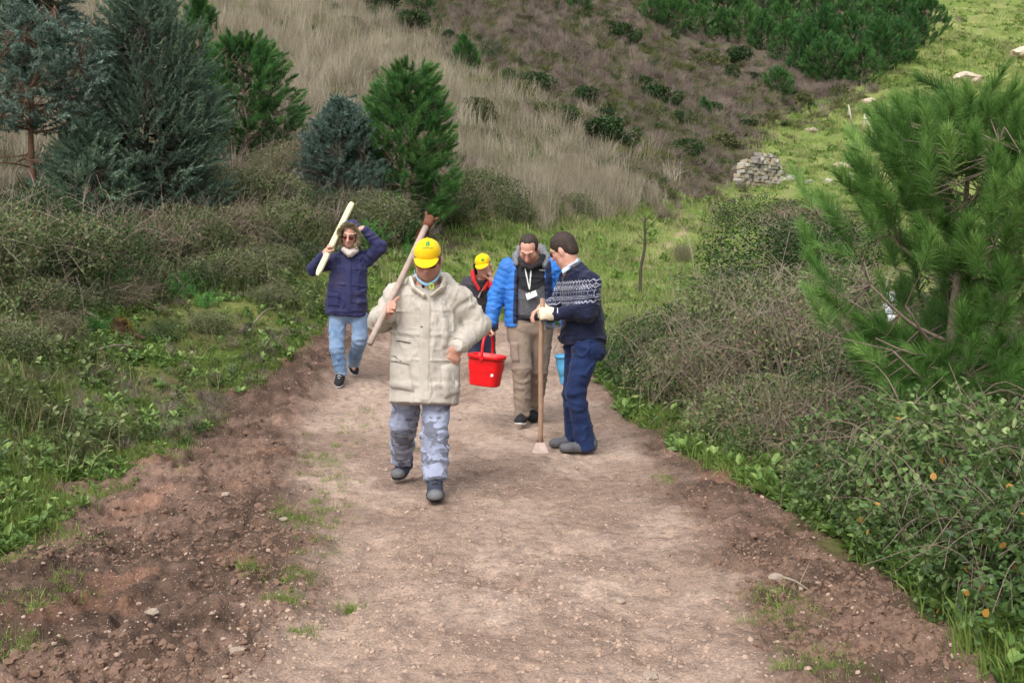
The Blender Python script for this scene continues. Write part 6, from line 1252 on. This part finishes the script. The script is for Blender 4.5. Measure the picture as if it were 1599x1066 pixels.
    G = Geo(); c = W(828.5, 457.5, -.157); G.sticks((c + [0, 0, .012])[None], (c - [0, 0, .006])[None], .004, .004); p.geo('badge_clip', G, M_FRAME, bd, False)
    cu = bpy.data.curves.new('lettering', 'FONT'); cu.body = 'hapoo'; cu.size = .024; cu.extrude = .001; tmp = bpy.data.objects.new('lettering', cu); me = baked(tmp); bpy.data.objects.remove(tmp); me.materials.append(M_WHITE)
    r = p.surf['sweatshirt'].ray_cast(Vector(EYE), Vector(ray(848, 422.5) / np.linalg.norm(ray(848, 422.5)))); q = np.array(r[0]) if r[0] is not None else W(849, 422, -.12); o = link('lettering', me, sw); o.location = q + np.array([-.034, -.022, 0]) - p.o; o.rotation_euler = (R(84), 0, R(12)); o.scale = (1.15, 1, 1)
    # trousers with side pockets
    F = Field(*box_of([hpA, knA, anA, hpB, knB, anB, pel], .14), .0078); F.limb([W(818, 496, .03), hpA, knA, anA - (knA - anA) * .05], [(.105, .115), .11, .085, .07], k=.04, cap=.03); F.limb([W(838, 496, .04), hpB, knB, anB - (knB - anB) * .05], [(.105, .115), .11, .085, .07], k=.04, cap=.03); fa = limb_fold([knA, anA], 80, .007, 15); fb = limb_fold([knB, anB], 80, .007, 16); F.ell(W(828, 512, .04), (.16, .12, .1), None, .04); b3 = arc_fold(7, .01, 69, (1, 1, .9))
    p.build('trousers', F, M_TAN, lambda V, N: b3(V, N) + np.where(fa(V, N)[1] < .12, fa(V, N)[0], 0) + np.where(fb(V, N)[1] < .12, fb(V, N)[0], 0)); p.patch('cargo_pocket', 'trousers', [(797, 532), (809, 534), (812, 566), (801, 566)], .02, M_TAN, 10, 14)
    gz = lambda q: H(q[0], q[1])[0]
    for an, (hx, hd), (tx, td) in ((anA, (816, .02), (811, -.26)), (anB, (835, .36), (830, .1))):
        h = W(hx, 660, hd); t = W(tx, 668, td); h[2] = gz(h) + .012; t[2] = gz(t) + (.045 if an is anA else .012); o, G = p.shoe(h, t, 0, M_BLKSH, M_WSOLE if an is anA else M_RUB, an, .05); p.geo('lace', G, M_RUB, o)
    L = p.hp; c, Rm, k = p.hf; F = Field(*box_of([hc], .18), .005); F.ell(L(0, -.012, .034), np.array([.081, .099, .094]) * k, Rm); F.plane(L(0, .0, -.045), -Rm[:, 2] + Rm[:, 1] * .1); F.plane(L(0, .055, .05), unit(Rm[:, 1] + Rm[:, 2] * .0), .02)
    F.ell(L(0, .1, -.035), np.array([.074, .09, .075]) * k, Rm, .012, True)
    for x in (-1, 1): F.ell(L(x * .05, .075, .075), np.array([.026, .05, .04]) * k, Rm, .015, True)
    p.build('hair', F, M_HAIR, arc_fold(60, .003, 3)); return p
P4 = blue_man()
# ================================================================== man in the patterned sweater
def sweater_man():
    g0 = ground(903, 704); p = Person(float(g0[1]), tuple(g0), 'man in a navy patterned sweater and dark jeans seen from behind leaning on a hoe'); W = p.W; side = (.35, -.94, 0)
    neck = W(891, 416, .0); chest = W(904, 448, .0); belly = W(910, 495, .0); pel = W(912, 530, .0)
    shA, elA, wrA = W(888, 436, .15), W(872, 474, .16), W(846, 480, -.02); shB, elB, wrB = W(922, 442, -.14), W(917, 486, -.2), W(864, 490, -.2)
    hpB, knB, anB = W(916, 545, -.09), W(898, 612, -.1), W(916, 688, -.06); hpA, knA, anA = W(902, 545, .1), W(893, 615, .16), W(896, 676, .2); toB = W(884, 702, -.1); toA = W(866, 686, .2)
    J = dict(pelvis=pel, belly=belly, chest=chest, neck=neck, side=side); F = Field(*box_of([shA, elA, wrA, elB, wrB, toA, toB, W(878, 352, .15), anB, W(828, 500, -.1)], .13), .0055); body_limbs(F, J, [(shA, elA, wrA), (shB, elB, wrB)], [(hpA, knA, anA, toA), (hpB, knB, anB, toB)])
    hc = W(880, 389, .0); p.head(F, hc, (-.78, .42, -.38), (-.3, .0, 1), 1.02, neck, .062); p.hand(F, wrA, (-.75, -.3, -.5), (-.1, -.2, -.9), (-.5, -.8, .2), (30, 35, 25), 1.05, 10); p.hand(F, wrB, (-.95, .05, .02), (-.05, .9, -.3), (0, 0, 1), (60, 70, 50), .95, 35)
    b = p.build('body', F, M_SKIN, col=p.skin_col((218, 164, 144), .1), dec=.3); p.eyes(b)
    F = Field(*box_of([wrB, W(840, 492, -.2)], .12), .0055); p.hand(F, wrB, (-.95, .05, .02), (-.05, .9, -.3), (0, 0, 1), (60, 70, 50), 1.12, 35); F.cone(wrB + [.035, 0, 0], wrB + [-.02, 0, 0], .04, .04, k=.02); gl = p.build('work_glove', F, M_GLOVE, lambda V, N: .004 + .002 * fbm(V, 40, 2, 3))
    G = Geo(); c = wrB + [.03, 0, 0]; a = np.linspace(0, 6.283, 15); G.tube(np.array([c + [0, math.cos(t) * .043, math.sin(t) * .043] for t in a]), .007, 5); p.geo('glove_cuff', G, M_WHITE, gl)
    F = Field(*box_of([shA, elA, wrA, elB, wrB, W(880, 545, .2), W(945, 545, -.2), W(890, 410)], .13), .0075); st = [(892, 417, 0, .072, .072), (897, 425, 0, .13, .1), (905, 442, 0, .185, .13), (908, 468, 0, .19, .142), (910, 500, 0, .182, .165), (910, 526, 0, .182, .185), (910, 536, 0, .176, .175)]
    for a, c in zip(st[:-1], st[1:]): F.cone(W(*a[:3]), W(*c[:3]), a[3:], c[3:], side, .02, .03)
    F.limb([shA, elA, wrA + (elA - wrA) * .16], [.082, .07, .05], k=.03); F.limb([shB, elB, wrB + (elB - wrB) * .12], [.088, .076, .052], k=.03)
    sB = limb_fold([shB, elB, wrB], 70, .006, 6); b1 = arc_fold(6, .009, 79, (1, 1, 1.2)); F.plane(W(912, 537), (0, 0, -1), .01)
    sw = p.build('sweater', F, M_SWEAT, lambda V, N: b1(V, N) + np.where(sB(V, N)[1] < .1, sB(V, N)[0], 0))
    F = Field(*box_of([W(880, 405, -.1), W(905, 425, .1)], .08), .006); c0 = W(891, 414, 0); F.limb([c0 + [-.06, -.05, -.045], c0 + [-.015, -.075, -.012], c0 + [.045, -.06, .02], c0 + [.062, .0, .028], c0 + [.03, .06, .01]], [(.012, .03)] * 5, k=.01); p.build('shirt_collar', F, M_SHIRT, None)
    F = Field(*box_of([hpA, knA, anA, hpB, knB, anB, W(912, 525)], .17), .0078); F.limb([W(908, 528, .06), hpA, knA, anA - [0, 0, .05]], [(.11, .12), .105, .078, .07], side, k=.05, cap=.04); F.limb([W(916, 528, -.06), hpB, knB, anB - [0, 0, .05]], [(.11, .12), .108, .08, .076], side, k=.05, cap=.04); F.ell(W(922, 545, 0), (.12, .14, .11), None, .05)
    fb = limb_fold([hpB, knB, anB], 60, .006, 26); b3 = arc_fold(7, .011, 89, (1, 1, .9)); jn = p.build('jeans', F, M_JEAND, lambda V, N: b3(V, N) + np.where(fb(V, N)[1] < .12, fb(V, N)[0], 0)); p.patch('back_pocket', 'jeans', [(922, 536), (944, 532), (943, 556), (933, 566)], .008, M_JEAND, 10, 12, jn, .12)
    gz = lambda q: H(q[0], q[1])[0]
    for an, (hx, hd), (tx, td) in ((anB, (932, -.05), (872, -.1)), (anA, (906, .2), (857, .2))):
        h = W(hx, 706, hd); t = W(tx, 706, td); h[2] = gz(h) + .012; t[2] = gz(t) + .012; p.shoe(h, t, 0, M_GREYSH, plain('grey_sole', S(86, 84, 82), .8, 20, .1, .1), an + [.03, 0, -.02], .05, .085)
    L = p.hp; c, Rm, k = p.hf; F = Field(*box_of([hc], .18), .005); F.ell(L(0, -.014, .036), np.array([.084, .102, .097]) * k, Rm); F.ell(L(0, -.06, -.03), np.array([.066, .05, .06]) * k, Rm, .03); F.plane(L(0, .075, .0), unit(Rm[:, 1] * 1. - Rm[:, 2] * .25), .015); F.ell(L(0, .1, -.04), np.array([.1, .098, .088]) * k, Rm, .01, True); F.ell(L(0, -.02, -.11), np.array([.09, .08, .05]) * k, Rm, .01, True)
    p.build('hair', F, M_HAIR, arc_fold(50, .004, 3)); p.shades(plain('clear_lens', S(186, 150, 136), .1, 3, .1, 0, spec=.7), M_FRAME).name = 'eyeglasses'
    return p
P5 = sweater_man()
# ------------------------------------------------------------------ hoe, buckets
def hoe():
    D = P5.D; b = at(843, 703, D - .02); b[2] = H(b[0], b[1])[0] + .03; a = at(846.5, 466, D - .17); e = empty('hoe', tuple(b)); G = Geo(); c = np.array([b + (a - b) * k + [.004 * math.sin(k * 7), 0, 0] for k in np.linspace(0, 1, 12)]) - b; G.tube(c, np.linspace(.021, .0175, 12), 10, .5, 0, .015); link('handle', G.mesh('handle', [M_WOOD], True), e)
    G = Geo(); G.tube(np.array([(0, 0, -.02), (0, 0, .03), (0, 0, .07), (0, 0, .075)]), [.03, .031, .026, .022], 10); link('socket', G.mesh('socket', [M_RUST], True), e)
    V = []
    for y in (0, .006):
        for x, z, yy in ((-.032, .055, 0), (-.066, -.012, -.05), (-.05, -.028, -.06), (.05, -.028, -.06), (.066, -.012, -.05), (.032, .055, 0)): V.append((x, -.034 + yy + y, z))
    F = [[0, 1, 2, 3], [0, 3, 4, 5], [9, 8, 7, 6], [11, 10, 9, 6]] + [[k, 6 + k, 6 + (k + 1) % 6, (k + 1) % 6] for k in range(6)]; link('blade', mesh_np('blade', np.array(V), np.array(F), [M_STEEL]), e); tag(e, 'long-handled hoe standing upright under the sweater man\'s glove', 'tool')
    G = Geo(); q = at(857, 503, D - .2); G.leaves(np.array([[-.06, 0, .01]]), np.array([unit(np.array([.95, .1, -.25]))]), np.array([[0., -1, .4]]), .17, .085, .5); V = G.V[0]; n = np.array([0, .006, .002]); V2 = np.vstack([V, V + n]); o = link('trowel', mesh_np('trowel', V2, np.array([[0, 1, 2, 3], [7, 6, 5, 4]] + [[k, 4 + k, 4 + (k + 1) % 4, (k + 1) % 4] for k in range(4)]), [plain('dark_steel', S(92, 94, 98), .4, 20, .15, .1, metal=.5)]), None, q); tag(o, 'small dark steel trowel blade showing below the gloved hand', 'tool')
hoe()
def ringloft(rings, closed_bottom=True):
    n = len(rings[0]); V = np.array(rings).reshape(-1, 3); i = np.arange(len(rings) - 1)[:, None] * n; k = np.arange(n)[None]; k2 = (k + 1) % n; return V, np.stack([i + k, i + k2, i + n + k2, i + n + k], -1).reshape(-1, 4), n
def bucket(name, px, py, D, hw, hd, h, yaw, roll, mat, label, rnd, taper=.84, wall=.004):
    q = at(px, py, D); e = empty(name, tuple(q), 0); e.rotation_euler = (0, roll, yaw); rings = []
    def ring(w, d, z): return [(w * np.sign(math.cos(t)) * abs(math.cos(t)) ** rnd, d * np.sign(math.sin(t)) * abs(math.sin(t)) ** rnd, z) for t in np.linspace(0, 2 * math.pi, 40, endpoint=False)]
    for w, z in ((.2, .004), (taper * .96, 0), (taper, .012), ((1 + taper) / 2 * 1.0, h * .5), (.99, h * .9), (1, h - .03), (1.05, h - .028), (1.06, h - .004), (1.04, h), (.985, h - .002), (.97, h * .6), (taper * .95, .02), (.1, .016)): rings.append(ring(hw * w, hd * w, z))
    V, F, n = ringloft(rings); link('tub', mesh_np('tub', V, F, [mat], None, True), e); return e, q
M_REDP = plain('red_plastic', S(226, 18, 26), .35, 14, .12, .05, spec=.5)
M_BLUEP = plain('light_blue_plastic', S(98, 178, 226), .35, 8, .08, .0, spec=.5)
D4 = P4.D
rb, q = bucket('red_bucket', 757, 601, D4 - .06, .158, .112, .275, R(-22), R(5), M_REDP, '', .55)
G = Geo(); c = spline([(0, -.118, .235), (0, -.122, .3), (-.005, -.09, .42), (0, 0, .475), (0, .09, .42), (0, .122, .3), (0, .118, .235)], 5); G.tube(c, .0125, 8); link('handle', G.mesh('handle', [M_REDP], True), rb)
for s_ in (-1, 1):
    G = Geo(); G.tube(np.array([(0, s_ * .112, .245), (0, s_ * .13, .245)]), .022, 10); link('handle_lug', G.mesh('handle_lug', [M_REDP], True), rb)
G = Geo(); G._add(np.array([(.095, -.1105, .1), (.118, -.106, .1), (.12, -.109, .125), (.097, -.113, .125)]) + [0, -.003, 0], np.array([[0, 1, 2, 3]]), .5); link('sticker', G.mesh('sticker', [M_CARD]), rb)
tag(rb, 'red plastic bucket with arched handle in the blue-jacket man\'s hand', 'bucket')
bb, q = bucket('blue_bucket', 887, 599, D4 + .06, .098, .098, .27, 0, R(-4), M_BLUEP, '', 1.0, .72)
G = Geo(); c = spline([(-.1, 0, .255), (-.11, 0, .3), (-.06, 0, .4), (0, 0, .455), (.06, 0, .4), (.1, 0, .3), (.1, 0, .255)], 5); G.tube(c, .005, 6); link('handle', G.mesh('handle', [M_WOODG], True), bb); tag(bb, 'light blue plastic bucket half hidden behind the sweater man\'s knee', 'bucket')
# ------------------------------------------------------------------ notices on a stake, posts, ruined wall
def notices():
    p = ground(1399, 640); D = p[1]; e = empty('notice_stake', tuple(p)); G = Geo(); t = at(1401, 452, D) - p; G.tube(np.array([(0, 0, -.1), t * .5, t]), [.045, .04, .04], 8, .5, 0, .08); link('stake', G.mesh('stake', [plain('tan_wood', S(176, 148, 108), .85, 12, .2, .4)], True), e)
    for q in ([(1384, 456), (1403, 455), (1402, 472), (1386, 470)], [(1380, 473), (1400, 475), (1398, 490), (1378, 488)], [(1386, 491), (1398, 492), (1396, 509), (1384, 503)]):
        c = [at(a, b, D - .055) - p for a, b in q]; ctr = sum(c) / 4; V = np.array(c + [ctr + [0, -.012, 0]] + [k + [0, .006, 0] for k in c]); link('notice_sheet', mesh_np('notice_sheet', V, np.array([[1, 0, 4], [2, 1, 4], [3, 2, 4], [0, 3, 4], [5, 6, 7], [5, 7, 8]]), [plain('white_sheet', S(232, 234, 240), .6, 30, .06, .1)]), e)
    tag(e, 'wooden stake with three white torn notices behind the near pine', 'sign')
notices()
def posts():
    for a, b, w, lab in (((1330, 192), (1325, 164), .05, 'pale leaning wooden post, the left one of a broken fence'), ((1324, 188), (1326, 166), .04, 'thin pale prop against the left fence post'), ((1349, 198), (1350, 178), .05, 'pale upright post where the fallen fence rail begins'), ((1368, 220), (1351, 184), .055, 'pale fallen rail slanting down behind the near pine')):
        p = ground(*a); t = at(b[0], b[1], p[1] + (.6 if a[0] == 1368 else .1)) - p; G = Geo(); G.tube(np.array([-t * .06, t * .5 + [.01, 0, 0], t]), [w * 1.3, w * 1.2, w], 6, .5, 0, .1); o = link('fence_post', G.mesh('fence_post', [plain('bleached_wood', S(188, 178, 162), .9, 8, .15, .3)], True), None, p); tag(o, lab, 'post')
posts()
def block_mesh(name, seed, mat):
    g = np.random.default_rng(seed); bm = bmesh.new(); bmesh.ops.create_cube(bm, size=2.0)
    for v in bm.verts: v.co = Vector(np.array(v.co) * (.92 + g.normal(size=3) * .09))
    bmesh.ops.bevel(bm, geom=list(bm.edges), offset=.2, segments=1, affect='EDGES'); me = bpy.data.meshes.new(name); bm.to_mesh(me); bm.free(); me.materials.append(mat); return me
def ruin():
    g = np.random.default_rng(12); p0 = ground(1152, 291); p1 = ground(1216, 287); base = p0.copy(); ax = p1 - p0; ax[2] = 0; L = np.linalg.norm(ax); ax /= L; ang = math.atan2(ax[1], ax[0]); e = empty('ruined_wall', tuple(p0), ang); k = p0[1] / FPX
    mats = [plain('wall_stone', S(178, 172, 162), .95, 3, .3, .6, .03), plain('wall_stone_ochre', S(176, 162, 142), .95, 3, .25, .6, .03), plain('wall_stone_grey', S(140, 134, 126), .95, 3, .3, .6, .03)]; ms = [block_mesh('stone', 60 + i, mats[i % 3]) for i in range(6)]
    top = lambda x: np.interp(x / L, [0, .12, .4, .68, .82, 1], [.9, 1.15, 1.45, 1.75, 1.7, 1.25]); z = -.1; j = 0
    while z < 1.75:
        h = g.uniform(.15, .21); x = g.uniform(-.1, .05)
        while x < L:
            w = g.uniform(.13, .38)
            if z + h * .6 < top(x + w / 2) and x + w < L + .12:
                o = link('stone', ms[g.integers(0, 6)], e); o.location = (x + w / 2, g.normal() * .06, z + h / 2 + g.normal() * .012); o.scale = (w * .5, .2, h * .5); o.rotation_euler = (g.normal() * .08, g.normal() * .08, g.choice([0, math.pi]) + g.normal() * .1)
            x += w
        z += h
    xs = np.linspace(.06, L - .06, 14); V = []
    for y in (-.1, .45):
        for x in xs: V += [(x, y, -.3), (x, y, top(x) - .16)]
    V = np.array(V); n = 28; F = [[2 * i, 2 * i + 2, 2 * i + 3, 2 * i + 1] for i in range(13)] + [[n + 2 * i + 1, n + 2 * i + 3, n + 2 * i + 2, n + 2 * i] for i in range(13)] + [[2 * i + 1, 2 * i + 3, n + 2 * i + 3, n + 2 * i + 1] for i in range(13)] + [[0, 1, n + 1, n], [27, 26, n + 26, n + 27]]; link('rubble_core', mesh_np('rubble_core', V, np.array(F), [plain('rubble', S(96, 88, 76), .95, 8, .4, .8, .05)]), e)
    tag(e, 'ruined dry-stone wall of pale blocks at the head of the meadow', 'wall', None, 'thing')
    for i, (a, b, s) in enumerate([(1219, 268, .2), (1224, 272, .16), (1229, 276, .2), (1234, 280, .18), (1226, 282, .14), (1240, 284, .2), (1222, 280, .16), (1249, 287, .16), (1256, 290, .2), (1216, 262, .2), (1212, 254, .18), (1264, 287, .15), (1294, 284, .22), (1150, 288, .16), (1165, 293, .15)]):
        p = ground(a, b); o = link('fallen_stone', ms[i % 6], None, p + [0, 0, s * .3]); o.scale = (s, s * .8, s * .6); o.rotation_euler = (.2, .3, i); tag(o, 'pale fallen stone in the rubble beside the ruined wall', 'stone', 'rubble stones by the ruined wall')
ruin()
